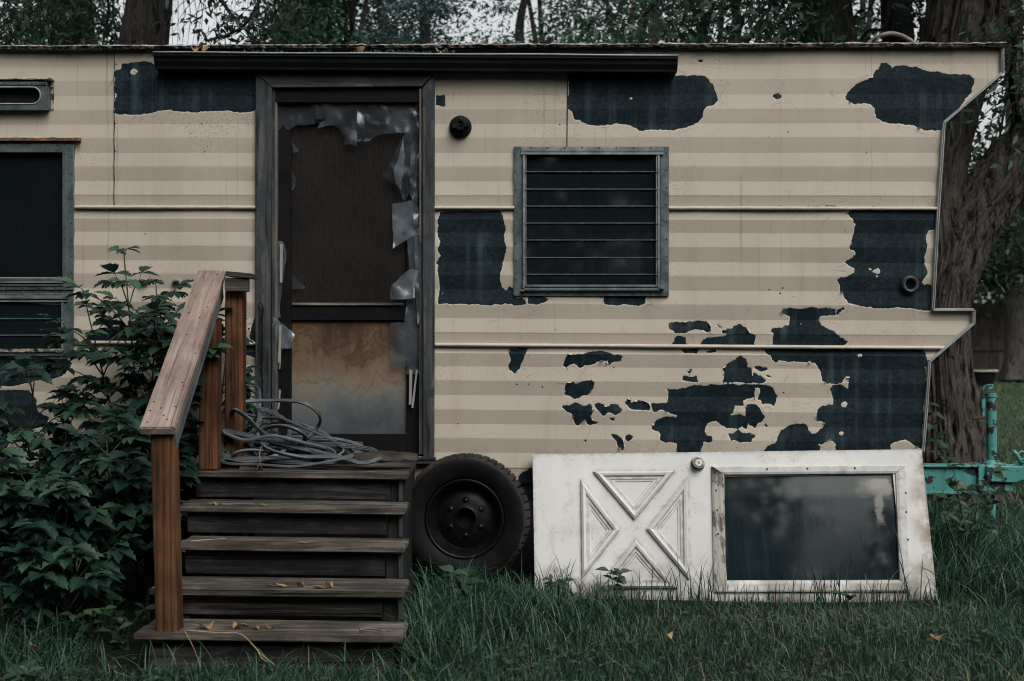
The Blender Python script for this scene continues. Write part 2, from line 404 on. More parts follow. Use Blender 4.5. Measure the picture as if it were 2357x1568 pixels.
def M_ply():
    t = NT('dark_plywood'); 
    w = t.n('ShaderNodeTexWave', wave_type='BANDS', bands_direction='X')
    t.l(t.obj((1, 1, .16)), w.inputs[0]); w.inputs['Scale'].default_value = 34; w.inputs['Distortion'].default_value = 16
    w.inputs['Detail'].default_value = 4; w.inputs['Detail Scale'].default_value = 1.4; w.inputs['Detail Roughness'].default_value = .6
    n = t.noise(t.obj(), 3, 5)
    c = t.mix(t.ramp(w.outputs[1], [(.2, 0), (.7, 1)]), (.0065, .006, .0056), (.0145, .0125, .011))
    c = t.mix(t.rng(n, .4, .68, 0, .7), c, (.022, .017, .015))
    t.bump(w.outputs[1], .25, .003)
    return t.set(c, .6, 0, .12)

def M_casing(axis):
    t = NT('weathered_casing_' + ('up' if axis == 'Z' else 'across'))
    s3 = (38, 38, 2.2) if axis == 'Z' else (2.2, 38, 38)
    g1 = t.noise(t.obj(s3), 1, 6, .65, .3); big = t.noise(t.obj((1, 1, .7)), 7, 5, .65)
    wood = t.ramp(g1, [(.3, (.010, .011, .012)), (.5, (.042, .045, .048)), (.68, (.115, .11, .10)), (.8, (.21, .195, .17))])
    blue = t.ramp(t.noise(t.obj(), 12, 4), [(.3, (.020, .026, .030)), (.7, (.048, .060, .066))])
    c = t.mix(t.ramp(big, [(.49, 0), (.55, 1)]), wood, blue)
    c = t.mix(t.ramp(g1, [(.34, .9), (.44, 0)]), c, (.008, .009, .010))
    t.bump(g1, .6, .005)
    return t.set(c, .75, 0, .3)

def M_crust():
    t = NT('flaking_roof_tar'); v = t.obj((1, 1, 1)); n = t.noise(t.obj((3, 8, 14)), 4, 7, .7); n2 = t.noise(v, 45, 4, .7)
    f = t.math('MULTIPLY_ADD', n2, .5, t.math('MULTIPLY', n, .6))
    c = t.ramp(f, [(.46, (.010, .010, .012)), (.52, (.04, .038, .036)), (.57, (.24, .22, .195)), (.68, (.45, .43, .39))])
    t.bump(f, 1, .01)
    return t.set(c, .85, 0, .2)

def M_rusty():
    t = NT('rusty_drip_cap'); v = t.obj((4, 8, 18)); n = t.noise(v, 3, 6, .7); n2 = t.noise(t.obj(), 40, 4)
    c = t.ramp(t.math('MULTIPLY_ADD', n2, .4, t.math('MULTIPLY', n, .6)), [(.35, (.014, .012, .012)), (.5, (.07, .035, .02)), (.6, (.2, .085, .04)), (.75, (.33, .28, .23))])
    t.bump(n2, .6, .004)
    return t.set(c, .8, 0, .25)

def M_ground():
    t = NT('lawn_soil'); v = t.obj(); n = t.noise(v, 3, 6, .65); n2 = t.noise(v, 40, 4); n3 = t.noise(v, .35, 4)
    c = t.ramp(t.math('MULTIPLY_ADD', n2, .4, t.math('MULTIPLY', n, .6)), [(.35, (.005, .007, .005)), (.6, (.011, .016, .010)), (.8, (.030, .028, .019))])
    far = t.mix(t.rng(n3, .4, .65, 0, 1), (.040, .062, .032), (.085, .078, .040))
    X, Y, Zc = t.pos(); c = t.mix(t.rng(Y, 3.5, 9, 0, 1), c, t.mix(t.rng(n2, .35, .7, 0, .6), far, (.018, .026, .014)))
    t.bump(n2, .8, .03)
    return t.set(c, .95, 0, .1)

def M_tyre():
    t = NT('old_tyre_rubber'); v = t.obj(); n = t.noise(v, 9, 5, .65); n2 = t.noise(v, 70, 3)
    c = t.ramp(n, [(.35, (.003, .003, .0034)), (.6, (.0055, .006, .007)), (.82, (.024, .0225, .021))])
    X, Y, Zc = t.sep(); rr = t.math('SQRT', t.math('ADD', t.math('MULTIPLY', X, X), t.math('MULTIPLY', Zc, Zc)))
    c = t.mix(t.math('MULTIPLY', t.rng(rr, .298, .308, 0, 1), t.rng(n, .35, .6, .15, .85)), c, (.040, .036, .032))
    t.bump(n2, .25, .003)
    return t.set(c, t.rng(n, .3, .7, .5, .75), 0, .12)
# ------------------------------------------------------------------ world, sun, camera
SUN_EL, SUN_AZ = R(50), R(28)          # azimuth measured from -Y (behind the camera) towards +X
w = bpy.data.worlds.new('World'); scene.world = w; w.use_nodes = True
wt = w.node_tree; bg = wt.nodes['Background']
sky = wt.nodes.new('ShaderNodeTexSky'); sky.sky_type = 'NISHITA'; sky.sun_disc = False
sky.sun_elevation = SUN_EL; sky.sun_rotation = math.pi - SUN_AZ
sky.air_density = 1.6; sky.dust_density = 4.0; sky.ozone_density = 1.0
hs = wt.nodes.new('ShaderNodeHueSaturation'); hs.inputs['Saturation'].default_value = .2
wt.links.new(sky.outputs[0], hs.inputs['Color']); wt.links.new(hs.outputs[0], bg.inputs[0])
bg.inputs[1].default_value = 0.15
L = bpy.data.lights.new('sun', 'SUN'); L.energy = 1.25; L.angle = R(35); L.color = (1, .955, .89)
lo = bpy.data.objects.new('sun', L); link(lo)
sd = Vector((math.sin(SUN_AZ) * math.cos(SUN_EL), -math.cos(SUN_AZ) * math.cos(SUN_EL), math.sin(SUN_EL)))
lo.rotation_euler = (-sd).to_track_quat('-Z', 'Y').to_euler(); lo.location = sd * 30
cd = bpy.data.cameras.new('camera'); cam = bpy.data.objects.new('camera', cd); link(cam); scene.camera = cam
cam.location = (0, -DIST, CAMZ); cam.rotation_euler = (R(90), 0, 0)
cd.sensor_width = 36; cd.lens = 36 * FP / 2357; cd.clip_end = 500; cd.clip_start = .1
cd.dof.use_dof = True; cd.dof.focus_distance = DIST - .15; cd.dof.aperture_fstop = 3.2
vs = scene.view_settings
vs.view_transform = 'Standard'; vs.look = 'None'; vs.gamma = 1; vs.use_curve_mapping = False; vs.exposure = 0.22
scene.cycles.filter_width = 1.1; scene.cycles.max_bounces = 7; scene.cycles.transparent_max_bounces = 12
scene.cycles.caustics_reflective = False; scene.cycles.caustics_refractive = False

# ------------------------------------------------------------------ shared materials
m_siding = M_siding()
m_trim = M_plain('dull_aluminium_trim', (.31, .325, .32), .45, .2, .35, 14)
m_bead = M_plain('cream_paint_strip', (.45, .40, .345), .5, 0, .15, 8)
m_alu = M_plain('aged_window_aluminium', (.115, .15, .152), .42, .55, .55, 10)
m_alu2 = M_plain('paler_window_aluminium', (.23, .265, .265), .38, .6, .45, 12)
m_black = M_plain('sooty_black', (.005, .005, .006), .7, 0, .4, 12, .12)
m_dkdoor = M_plain('charred_door_paint', (.0055, .0055, .0062), .6, 0, .5, 9, .12)
m_gutter = M_plain('dark_brown_gutter', (.0075, .0085, .010), .42, 0, .4, 9, .25)
m_lip = M_plain('worn_gutter_lip', (.20, .225, .24), .4, .2, .4, 20)
m_glass = M_glass('dirty_window_glass')
m_glass2 = None
m_gedge = M_plain('glass_edge', (.06, .10, .11), .25, 0, .3, 20, .6)
m_screw = M_plain('screw_head', (.03, .032, .034), .5, .5, .4, 60)
m_film = M_plastic(); m_film2 = M_plastic('pale_plastic_flap', 2.5, .16); m_film3 = M_plastic('hanging_plastic_strip', 1.7, .02); m_ply = M_ply(); m_panel = M_panel(); m_casz = M_casing('Z'); m_casx = M_casing('X')
m_crust = M_crust(); m_rust = M_rusty(); m_teal = M_teal(); m_tyre = M_tyre()
m_rim = M_plain('rusted_black_rim', (.005, .005, .0058), .42, .05, .7, 14, .18)
m_white = M_white_door('grimy_white_paint')
m_whframe = M_white_door('grimy_white_frame')
m_dark = M_plain('dark_interior', (.004, .0042, .005), .9, 0, .3)
m_slat = M_plain('pale_batten', (.25, .25, .235), .6, 0, .2)
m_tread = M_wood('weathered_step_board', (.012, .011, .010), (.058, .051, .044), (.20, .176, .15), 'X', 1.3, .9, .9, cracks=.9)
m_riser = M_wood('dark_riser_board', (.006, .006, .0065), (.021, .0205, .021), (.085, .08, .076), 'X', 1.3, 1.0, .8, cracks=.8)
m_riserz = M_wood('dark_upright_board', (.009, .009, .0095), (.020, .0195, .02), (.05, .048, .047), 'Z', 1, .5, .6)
m_post = M_wood('reddish_treated_timber', (.018, .009, .0055), (.10, .045, .020), (.185, .092, .044), 'Z', .6, .1, .4, knots=True, ring=11, cracks=.6)
m_cap = M_wood('bleached_handrail_board', (.11, .080, .067), (.225, .168, .143), (.37, .30, .262), 'X', .9, .6, .6, cracks=.5)
m_rail2 = M_wood('grey_rail_timber', (.05, .055, .062), (.12, .128, .138), (.2, .205, .21), 'X', 1, .3, .5)
m_cut = M_wood('grey_cut_timber', (.022, .02, .018), (.06, .055, .05), (.14, .125, .11), 'X', .7, .3, .6, ring=18)
m_cable = M_plain('grey_flat_cable', (.07, .080, .09), .45, 0, .5, 10, .3)
m_leafdry = M_leaf('dry_leaf', (.16, .085, .035), (.33, .21, .10), (.42, .30, .17), .7, .2)
m_straw = M_plain('dry_straw', (.33, .25, .14), .7, 0, .3, 30)
m_stem = M_plain('green_stem', (.035, .05, .026), .6, 0, .35, 30)
m_twig = M_plain('grey_twig', (.12, .105, .09), .8, 0, .5, 30)

# ------------------------------------------------------------------ TRAILER
trailer = thing('camper_trailer', (0, 0, PZ(1113)), 'derelict beige camper trailer with peeling striped siding and dark bare metal patches', 'trailer')
def skewy(yR, x): return 370 + (yR - 370) * (1 + .0256 * (x - 2200) / 1750)      # the stripes drop gently towards the nose
PATCH = [
 Z('A1', [(797,500),(840,480),(845,443),(900,440),(960,432),(1010,428),(1060,440),(1075,450),(1200,470),(1785,480),(1785,770),(1720,790),(1660,787),(1600,775),(1520,770),(1450,780),(1380,788),(1300,782),(1250,783),(1200,772),(1120,775),(1060,790),(980,803),(920,805),(880,795),(830,797),(800,790)]),
 Z('A3', [(645,500),(1340,500),(1360,535),(1420,528),(1500,530),(1580,530),(1612,540),(1640,575),(1662,600),(1665,625),(1688,660),(1690,700),(1672,728),(1620,740),(1590,770),(1585,810),(1560,850),(1500,880),(1440,895),(1380,912),(1300,905),(1240,905),(1140,912),(1110,885),(1060,872),(985,860),(940,873),(850,877),(790,870),(740,850),(690,825),(680,780),(648,755),(645,680),(655,660),(650,610),(655,560),(645,540)]),
 Z('A4', [(668,680),(690,640),(740,590),(800,560),(860,540),(865,510),(905,480),(915,440),(950,437),(995,458),(1000,480),(1010,458),(1060,455),(1140,467),(1160,458),(1200,480),(1245,495),(1310,500),(1380,518),(1450,525),(1530,518),(1560,545),(1567,580),(1550,620),(1545,655),(1500,700),(1460,760),(1410,820),(1375,870),(1360,900),(1340,908),(1290,912),(1220,908),(1180,895),(1140,875),(1060,870),(980,860),(925,850),(890,825),(875,800),(870,765),(840,730),(790,720),(740,728),(690,710)]),
 Z('A4', [(162,675),(175,652),(205,652),(225,668),(215,690),(185,697)]),
 Z('A2', [(1465,660),(1535,660),(1540,690),(1530,740),(1465,735)]),
 Z('B4', [(675,-88),(700,-100),(1310,-100),(1312,0),(1300,28),(1250,40),(1235,90),(1238,150),(1225,220),(1228,290),(1243,330),(1230,360),(1205,405),(1240,412),(1268,425),(1268,600),(1240,605),(1150,585),(1050,575),(960,582),(870,587),(840,575),(780,565),(740,560),(690,545),(660,510),(650,470),(635,465),(632,410),(612,385),(630,370),(680,360),(735,330),(735,305),(700,290),(665,262),(680,245),(735,210),(733,180),(698,172),(700,140),(715,100),(730,40),(738,0),(710,-40)]),
 Z('B4', [(220,610),(240,580),(330,585),(400,582),(430,573),(480,582),(560,578),(600,590),(600,630),(540,632),(500,640),(490,665),(510,700),(545,725),(600,750),(640,785),(690,810),(685,830),(640,850),(620,868),(165,868),(160,800),(165,770),(180,765),(150,740),(160,725),(230,712),(270,690),(285,670),(280,640),(250,625)]),
 Z('B4', [(612,600),(650,570),(670,572),(668,598),(645,596),(615,628)]),
 Z('B4', [(90,865),(1190,865),(1225,890),(1240,930),(1240,980),(1215,990),(1230,1010),(1225,1130),(1215,1320),(1200,1480),(1195,1560),(1160,1545),(1120,1515),(1085,1493),(1020,1510),(985,1530),(980,1600),(600,1600),(605,1530),(580,1500),(550,1495),(510,1530),(465,1520),(500,1550),(480,1600),(90,1600),(130,1540),(180,1520),(195,1480),(215,1430),(270,1405),(330,1382),(370,1385),(410,1395),(415,1430),(440,1450),(480,1440),(520,1400),(525,1380),(500,1370),(470,1375),(465,1340),(470,1290),(500,1260),(550,1250),(580,1255),(590,1230),(580,1190),(560,1150),(575,1118),(640,1110),(680,1145),(690,1140),(690,1062),(665,1062),(640,1103),(530,1105),(510,1080),(500,1030),(485,990),(460,965),(420,955),(380,962),(320,950),(260,955),(210,945),(190,960),(160,940),(150,910),(130,905)]),
 Z('B4', [(-20,1000),(20,1030),(80,1050),(120,1085),(90,1098),(-20,1098)]),
 Z('B4', [(30,985),(80,985),(127,1000),(120,1012),(80,1018),(45,1000)]), Z('B4', [(118,1050),(150,1050),(160,1068),(135,1065)]),
 Z('B4', [(-20,1115),(0,1115),(30,1130),(30,1160),(10,1210),(-20,1210)]),
 Z('B4', [(35,1115),(120,1115),(165,1135),(195,1190),(190,1230),(170,1270),(150,1245),(90,1250),(85,1225),(55,1215),(70,1180),(75,1145),(45,1130)]),
 Z('B4', [(-20,1250),(0,1245),(40,1243),(75,1280),(105,1340),(90,1370),(60,1380),(45,1420),(20,1400),(0,1390),(-20,1370)]),
 Z('B4', [(105,1390),(130,1390),(125,1405),(108,1403)]), Z('B4', [(-15,1462),(45,1462),(35,1485),(-10,1500)]), Z('B4', [(228,1162),(255,1165),(250,1180),(232,1175)]),
 Z('B2', [(1480,550),(1495,470),(1490,380),(1480,320),(1490,280),(1465,270),(1505,215),(1480,180),(1495,120),(1480,60),(1490,0),(1480,-30),(1500,-85),(1600,-95),(1800,-95)]) +
 Z('B3', [(180,-95),(198,-40),(205,0),(215,40),(205,80),(210,120),(218,170),(205,230),(190,270),(195,285),(175,340),(178,390),(190,430),(215,455),(240,432),(262,445),(270,490),(290,510),(330,515),(355,535),(350,555),(270,558),(215,545),(190,555),(130,555),(90,560),(0,555)]),
 Z('B3', [(370,505),(375,495),(440,495),(510,520),(480,540),(430,555),(370,552)]),
 Z('B3', [(890,525),(905,495),(960,490),(1195,490),(1190,530),(1195,555),(1150,563),(1100,560),(1050,555),(1000,562),(940,560),(895,550)]),
 Z('B3', [(1348,690),(1370,680),(1450,678),(1550,668),(1610,670),(1630,685),(1645,715),(1640,745),(1615,750),(1585,735),(1530,725),(1480,740),(1460,757),(1430,758),(1395,755),(1380,735),(1355,725)]),
 Z('B3', [(1360,845),(1390,785),(1400,770),(1440,770),(1470,790),(1470,815),(1485,845)]),
 Z('B3', [(1560,845),(1590,800),(1620,785),(1720,775),(1800,765),(1780,760),(1720,755),(1715,740),(1750,725),(1790,722),(1800,705),(1840,692),(1870,705),(1900,730),(1916,760),(1950,770),(1950,850)]),
 Z('B3', [(1430,875),(1450,865),(1560,865),(1550,895),(1460,895)]), Z('B3', [(1600,880),(1680,865),(1680,890),(1610,893)]),
 Z('B3', [(235,860),(370,860),(350,900),(335,950),(320,985),(320,1005),(300,1010),(275,1037),(240,1010),(225,990),(245,950),(240,900)]),
 Z('B3', [(612,985),(630,910),(650,897),(690,905),(740,905),(800,885),(860,880),(920,885),(960,905),(1010,905),(1030,920),(1020,945),(960,955),(930,985),(920,955),(890,948),(850,955),(835,975),(800,985),(760,985),(735,1000),(715,985),(690,965),(650,975),(640,1000)]),
 Z('B3', [(625,1120),(640,1100),(680,1095),(700,1105),(740,1095),(760,1085),(795,1085),(805,1075),(830,1100),(825,1140),(800,1165),(790,1190),(750,1190),(720,1205),(690,1212),(670,1195),(640,1185),(622,1178),(640,1155),(625,1150)]),
 Z('B3', [(605,1265),(640,1255),(690,1240),(720,1245),(750,1258),(780,1255),(795,1235),(818,1270),(820,1310),(805,1340),(830,1370),(855,1378),(830,1385),(800,1395),(780,1385),(770,1365),(745,1365),(735,1390),(720,1400),(690,1380),(680,1340),(675,1315),(640,1305),(625,1290)]),
 Z('B3', [(828,1245),(870,1245),(910,1265),(930,1260),(950,1242),(990,1248),(1025,1285),(1010,1310),(980,1325),(950,1310),(920,1310),(895,1335),(880,1310),(850,1290)]),
 Z('B3', [(1045,1235),(1060,1210),(1085,1215),(1085,1245),(1120,1225),(1170,1222),(1210,1240),(1220,1260),(1215,1295),(1170,1298),(1110,1290),(1070,1280)]),
 Z('B3', [(1222,1240),(1260,1245),(1338,1240),(1345,1165),(1330,1140),(1420,1145),(1470,1135),(1520,1115),(1600,1120),(1640,1110),(1720,1115),(1760,1108),(1950,1115),(1950,1205),(1890,1215),(1865,1230),(1870,1260),(1850,1260),(1810,1265),(1800,1310),(1780,1325),(1830,1320),(1840,1310),(1890,1345),(1900,1400),(1890,1425),(1860,1410),(1830,1425),(1790,1420),(1750,1410),(1700,1380),(1670,1365),(1625,1380),(1605,1410),(1600,1440),(1620,1465),(1650,1475),(1650,1505),(1630,1515),(1590,1510),(1590,1530),(1570,1600),(1400,1600),(1410,1520),(1370,1515),(1330,1520),(1290,1500),(1290,1460),(1280,1440),(1225,1420),(1240,1390),(1270,1360),(1330,1330),(1395,1340),(1405,1325),(1350,1310),(1290,1290),(1240,1305)]),
 Z('B3', [(1720,1095),(1735,1060),(1725,995),(1760,975),(1790,945),(1845,910),(1880,930),(1900,990),(1930,1000),(1930,1098)]),
 Z('B3', [(1440,1075),(1450,1045),(1510,1060),(1540,1050),(1552,1097),(1500,1095)]), Z('B3', [(1480,1030),(1490,1005),(1510,1010),(1500,1032)]),
 Z('B3', [(945,1455),(985,1460),(1030,1490),(1040,1540),(1030,1568),(1000,1555),(985,1520),(960,1485)]), Z('B3', [(1042,1475),(1065,1460),(1105,1475),(1095,1490),(1065,1510),(1045,1495)]),
 Z('B3', [(1760,1450),(1800,1450),(1830,1420),(1870,1450),(1925,1450),(1925,1510),(1840,1515),(1800,1500),(1780,1505)]), Z('B3', [(1880,1270),(1925,1250),(1925,1350),(1880,1330)]),
 Z('B3', [(935,1345),(970,1345),(970,1365),(950,1358)]), Z('B3', [(755,1500),(780,1495),(770,1515)]), Z('B3', [(1665,695),(1700,695),(1730,725),(1700,715)]), Z('A3', [(1555,420),(1590,420),(1580,434),(1562,432)]), Z('A3', [(1685,418),(1708,418),(1705,430),(1690,430)]),
 Z('B1', [(-200,925),(470,930),(500,965),(480,1010),(440,1050),(380,1070),(250,1090),(100,1120),(-200,1140)]),
 Z('B1', [(200,1150),(260,1230),(265,1310),(340,1340),(330,1400),(240,1420),(150,1450),(80,1480),(40,1568),(-100,1568),(-100,1150)]),
 Z('B1', [(590,815),(610,770),(700,720),(930,690),(970,640),(1010,630),(1060,640),(1110,690),(1220,700),(1300,800),(900,820),(700,825)]),
 Z('B1', [(1745,790),(1750,720),(1775,640),(1790,612),(1800,612),(1800,840),(1770,810)]), Z('B1', [(1690,838),(1800,838),(1800,930),(1750,920),(1700,900)]),
 [(1195,1092),(1215,1082),(1229,1076),(1229,1120),(1190,1120)],
 Z('A4', [(215,1442),(300,1440),(380,1440),(495,1438),(495,1450),(300,1455)]), Z('A4', [(512,1450),(530,1434),(600,1436),(614,1443),(580,1460),(530,1460)]), Z('A4', [(850,1442),(900,1440),(895,1450),(860,1450)]),
]
HOLE = [Z('A1', [(908,490),(930,480),(955,490),(957,505),(935,520),(912,512)]), Z('A1', [(797,650),(815,655),(812,668),(797,690)]), Z('A1', [(1425,655),(1440,655),(1435,670)]),
 Z('A3', [(1075,685),(1085,677),(1097,688),(1085,697)]), Z('A3',[(730,835),(742,838),(738,850)]),
 Z('B4', [(860,325),(895,303),(913,310),(908,335),(870,340)]), Z('B4', [(728,277),(740,277),(735,284)]), Z('B4', [(832,306),(845,308),(840,318)]), Z('B4', [(882,356),(895,358),(888,368)]), Z('B4', [(1182,538),(1195,533),(1205,545),(1195,551)]),
 Z('B4', [(355,684),(370,684),(366,699)]), Z('B4', [(753,905),(780,898),(787,915),(760,920)]), Z('B4', [(633,1245),(670,1233),(687,1245),(665,1273),(645,1272)]), Z('B4', [(622,1445),(645,1438),(662,1450),(645,1468),(628,1462)]),
 Z('B3', [(650,975),(690,965),(685,985),(662,990)]), Z('B2', [(1510,475),(1520,473),(1518,485)])]
def to_w(poly): return np.array([[(x - CX) / 440.06, CAMZ - (y - CY) / 440.06] for x, y in poly])
def sdf_min(pts, polys, far=.25):
    out = np.full(len(pts), far, np.float64)
    for poly in polys:
        q = to_w(poly); lo, hi = q.min(0) - far, q.max(0) + far
        idx = np.where((pts[:, 0] > lo[0]) & (pts[:, 0] < hi[0]) & (pts[:, 1] > lo[1]) & (pts[:, 1] < hi[1]))[0]
        if not len(idx): continue
        p = pts[idx]; d = np.full(len(p), 1e9); ins = np.zeros(len(p), bool)
        for i in range(len(q)):
            a, b = q[i], q[(i + 1) % len(q)]; e = b - a; ww = p - a
            t = np.clip((ww @ e) / max(1e-12, e @ e), 0, 1)
            d = np.minimum(d, ((ww - t[:, None] * e) ** 2).sum(1))
            c = (a[1] > p[:, 1]) != (b[1] > p[:, 1])
            if abs(e[1]) > 1e-12: ins ^= c & (p[:, 0] < a[0] + (p[:, 1] - a[1]) * e[0] / e[1])
        d = np.sqrt(d); d[ins] *= -1
        out[idx] = np.minimum(out[idx], d)
    return out
# -- siding: zigzag ribs as real folds
AMP = .0100
lights = [(80,114,'d'),(114,147,'d'),(147,181,'l'),(181,216.5,'d'),(216.5,250,'l'),(250,284,'d'),(284,316,'l'),(316,352,'d'),(352,383,'l'),(383,418.5,'d'),(418.5,451,'l'),(451,480,'d'),
          (480,504,'l'),(504,538.4,'d'),(538.4,570.8,'l'),(570.8,606,'d'),(606,636.8,'l'),(636.8,672,'d'),(672,704,'l'),(704,739,'d'),(739,771.6,'l'),(771.6,801,'d'),
          (801,817,'l'),(817,851.5,'d'),(851.5,884,'l'),(884,918.6,'d'),(918.6,952.3,'l'),(952.3,986.4,'d'),(986.4,1018.4,'l'),(1018.4,1053,'d'),(1053,1087,'l'),(1087,1113,'d')]
BR = [108, 170, 285, 712, 745, 832, 1113]
def xend(y, low):
    if y <= 170: return 2304
    if y <= 285: return 2304 + (2170 - 2304) * (y - 170) / 115
    if y < 712 or (y == 712 and not low): return 2170 + (2145 - 2170) * (y - 285) / 427
    if y <= 745: return 2238
    if y <= 832: return 2238 + (2137 - 2238) * (y - 745) / 87
    return 2137 + (2123 - 2137) * (y - 832) / 203
ys = sorted(set([108.0] + [b for b in BR] + [a for a, b, c in lights if a >= 108] + [1113.0]))
fine = []
for a, b in zip(ys[:-1], ys[1:]):
    n = max(1, round((b - a) / 3.4)); fine += [a + (b - a) * i / n for i in range(n)]
fine.append(ys[-1])
def depth(y):   # light faces look up (foot proud), dark faces look down (foot recessed)
    for a, b, c in lights:
        if a <= y <= b:
            f = (y - a) / (b - a)
            amp = AMP * min(1, (b - a) / 33) * (.45 + .55 * min(1, max(0, (y - 120) / 330)))
            return -amp * (f if c == 'l' else 1 - f)
    return 0
rows = []
for y in fine:
    rows.append((y, xend(y, False), depth(y), False))
    if y == 712: rows.append((y, 2238, depth(y), True))
cols_u = np.concatenate([np.linspace(-1700, -30, 40)[:-1], np.arange(-30, 2310, 3.4)])
V = []; NC = len(cols_u)
for y, xe, dp, brk in rows:
    u = cols_u.copy()
    xs = -1700 + (u + 1700) * (xe + 1700) / (cols_u[-1] + 1700)
    xs = np.where(xs < 1500, np.minimum(u, xs), xs) if xe > 2300 else xs
    xw = (xs - CX) / 440.06
    yy = 370 + (y - 370) * (1 + .0256 * (np.clip(xs, -300, 2400) - 2200) / 1750)
    if y <= 108: yy = 111.5 - xs * .0030
    if y >= 1113: yy = np.full_like(xs, 1113)
    if y in (170, 285, 712, 745, 832): yy = np.where(xs > 2050, y, yy)
    V.append(np.stack([xw, np.full_like(xw, dp), CAMZ - (yy - CY) / 440.06], 1))
V = np.array(V); NR = len(rows)
# gentle oil-canning of old sheet metal
flat = V.reshape(-1, 3)
bump = .004 * np.sin(flat[:, 0] * 2.1 + 1) * np.sin(flat[:, 2] * 3.3) + .0025 * np.sin(flat[:, 0] * 7.3 + flat[:, 2] * 2)
flat[:, 1] += bump
OPEN = [(606, 985, 190, 1050), (1200, 1522, 352, 668), (-60, 158, 345, 640), (-60, 150, 700, 805), (-60, 100, 190, 245)]
ii = np.arange(NR * NC).reshape(NR, NC); F = []
for r in range(NR - 1):
    if rows[r + 1][3]: continue
    q = np.stack([ii[r, :-1], ii[r + 1, :-1], ii[r + 1, 1:], ii[r, 1:]], 1)
    cx = V[r, :-1, 0] * 440.06 + CX + 1.7; cy = CY - (V[r, :-1, 2] - CAMZ) * 440.06 + 1.7
    keep = np.ones(len(q), bool)
    for x0, x1, y0, y1 in OPEN: keep &= ~((cx > x0) & (cx < x1) & (cy > y0) & (cy < y1))
    F.append(q[keep])
F = np.concatenate(F)
pts = flat[:, [0, 2]]
pd = np.maximum(sdf_min(pts, PATCH), -sdf_min(pts, HOLE, .04))
siding = mesh_np('siding', flat, F, m_siding, trailer, {'peel': pd}, label='striped beige siding peeling in large dark patches')
# -- body shell behind the siding
prof = [(-1700, 112), (2304, 106), (2304, 170), (2170, 285), (2145, 712), (2238, 714), (2238, 745), (2137, 832), (2120, 1113), (-1700, 1113)]
pw = [((x - CX) / 440.06, CAMZ - (y - CY) / 440.06) for x, y in prof]
shell = MB(); n = len(pw)
ring0 = [(x, .006, z) for x, z in pw]; ring1 = [(x, 2.35, z) for x, z in pw]
shell.add(ring0 + ring1, [(i, (i + 1) % n, n + (i + 1) % n, n + i) for i in range(n)] + [tuple(range(n, 2 * n))])
shell.build('body_shell', M_plain('shell_metal', (.10, .10, .095), .7, 0, .5, 6), trailer)
ins = MB(); q0, q1 = P(-1600, 130), P(2090, 1105); ins.box((q0.x, .35, q0.z), (q1.x, 2.25, q1.z)); ins.build('inner_wall', m_dark, trailer)
# -- roof with its flaking tar edge
rf = MB(); N = 520
top, bot, bk = [], [], []
for i in range(N + 1):
    x = -1700 + (2309 + 1700) * i / N
    yb = 111.5 - x * .0030
    nz = mnoise.fractal(Vector((x * .045, 3.1, 0)), 1, 2, 5); nb = mnoise.fractal(Vector((x * .06, 9.1, 4)), 1, 2, 4)
    fl = mnoise.noise(Vector((x * .012, 7, 2)))
    top.append(P(x, yb - 4.2 - 2.4 * nz - 1.5 * fl, 0) + Vector((0, -.03, 0)))
    bot.append(P(x, yb + 6.0 + 2.0 * nb, 0) + Vector((0, -.046 - .008 * nb, 0)))
    bk.append(P(x, yb - 6 - 1.5 * nz, 0) + Vector((0, .12, 0)))
mid = [(a + b) / 2 + Vector((0, -.018 - .008 * mnoise.noise(a * 30), 0)) for a, b in zip(top, bot)]
ins_ = [Vector((b.x, .004, b.z)) for b in bot]
rings = [bk, top, mid, bot, ins_]
vs_ = [p for rg in rings for p in rg]; M = N + 1
fs_ = [(k * M + i, k * M + i + 1, (k + 1) * M + i + 1, (k + 1) * M + i) for k in range(4) for i in range(N)]
rf.add(vs_, fs_).build('roof_edge', m_crust, trailer, label='crusty flaking tar edge of the roof')
rs = MB()
rs.add([P(-1700, 116.6, .12) + Vector((0, 0, .012)), P(2309, 104.6, .12) + Vector((0, 0, .012)), P(2309, 104.6, 0) + Vector((0, 2.4, .006)), P(-1700, 116.6, 0) + Vector((0, 2.4, .006)),
        P(-1700, 116.6, .0) + Vector((0, .12, -.01)), P(2309, 104.6, .0) + Vector((0, .12, -.01))], [(0, 1, 2, 3), (0, 4, 5, 1)])
rs.build('roof', M_plain('roof_tar', (.03, .03, .03), .9, 0, .5, 5), trailer)
# -- belt mouldings
for yR, x0, x1 in [(480, 172, 592), (480, 1000, 1184), (480, 1539, 2161), (801, 165, 592), (801, 1001, 2176)]:
    mb = MB(); path = [P(x0 + (x1 - x0) * i / 24, skewy(yR, x0 + (x1 - x0) * i / 24) + .12 * math.sin(i * 1.7 + x0), -.017) for i in range(25)]
    mb.sweep(path, [(-.02, -.0095), (-.02, .0095), (-.004, .0095), (.004, .0075), (.008, .003), (.009, -.002), (.006, -.007), (.0, -.0095)], up=(0, 0, 1))
    mb.v = [(v[0], v[1], v[2]) for v in mb.v]
    n_ = len(mb.v); dd = sdf_min(np.array([[v[0], v[2]] for v in mb.v]), PATCH)
    o = mb.build('belt_moulding', m_bead, trailer, smooth=False, bevel=0)
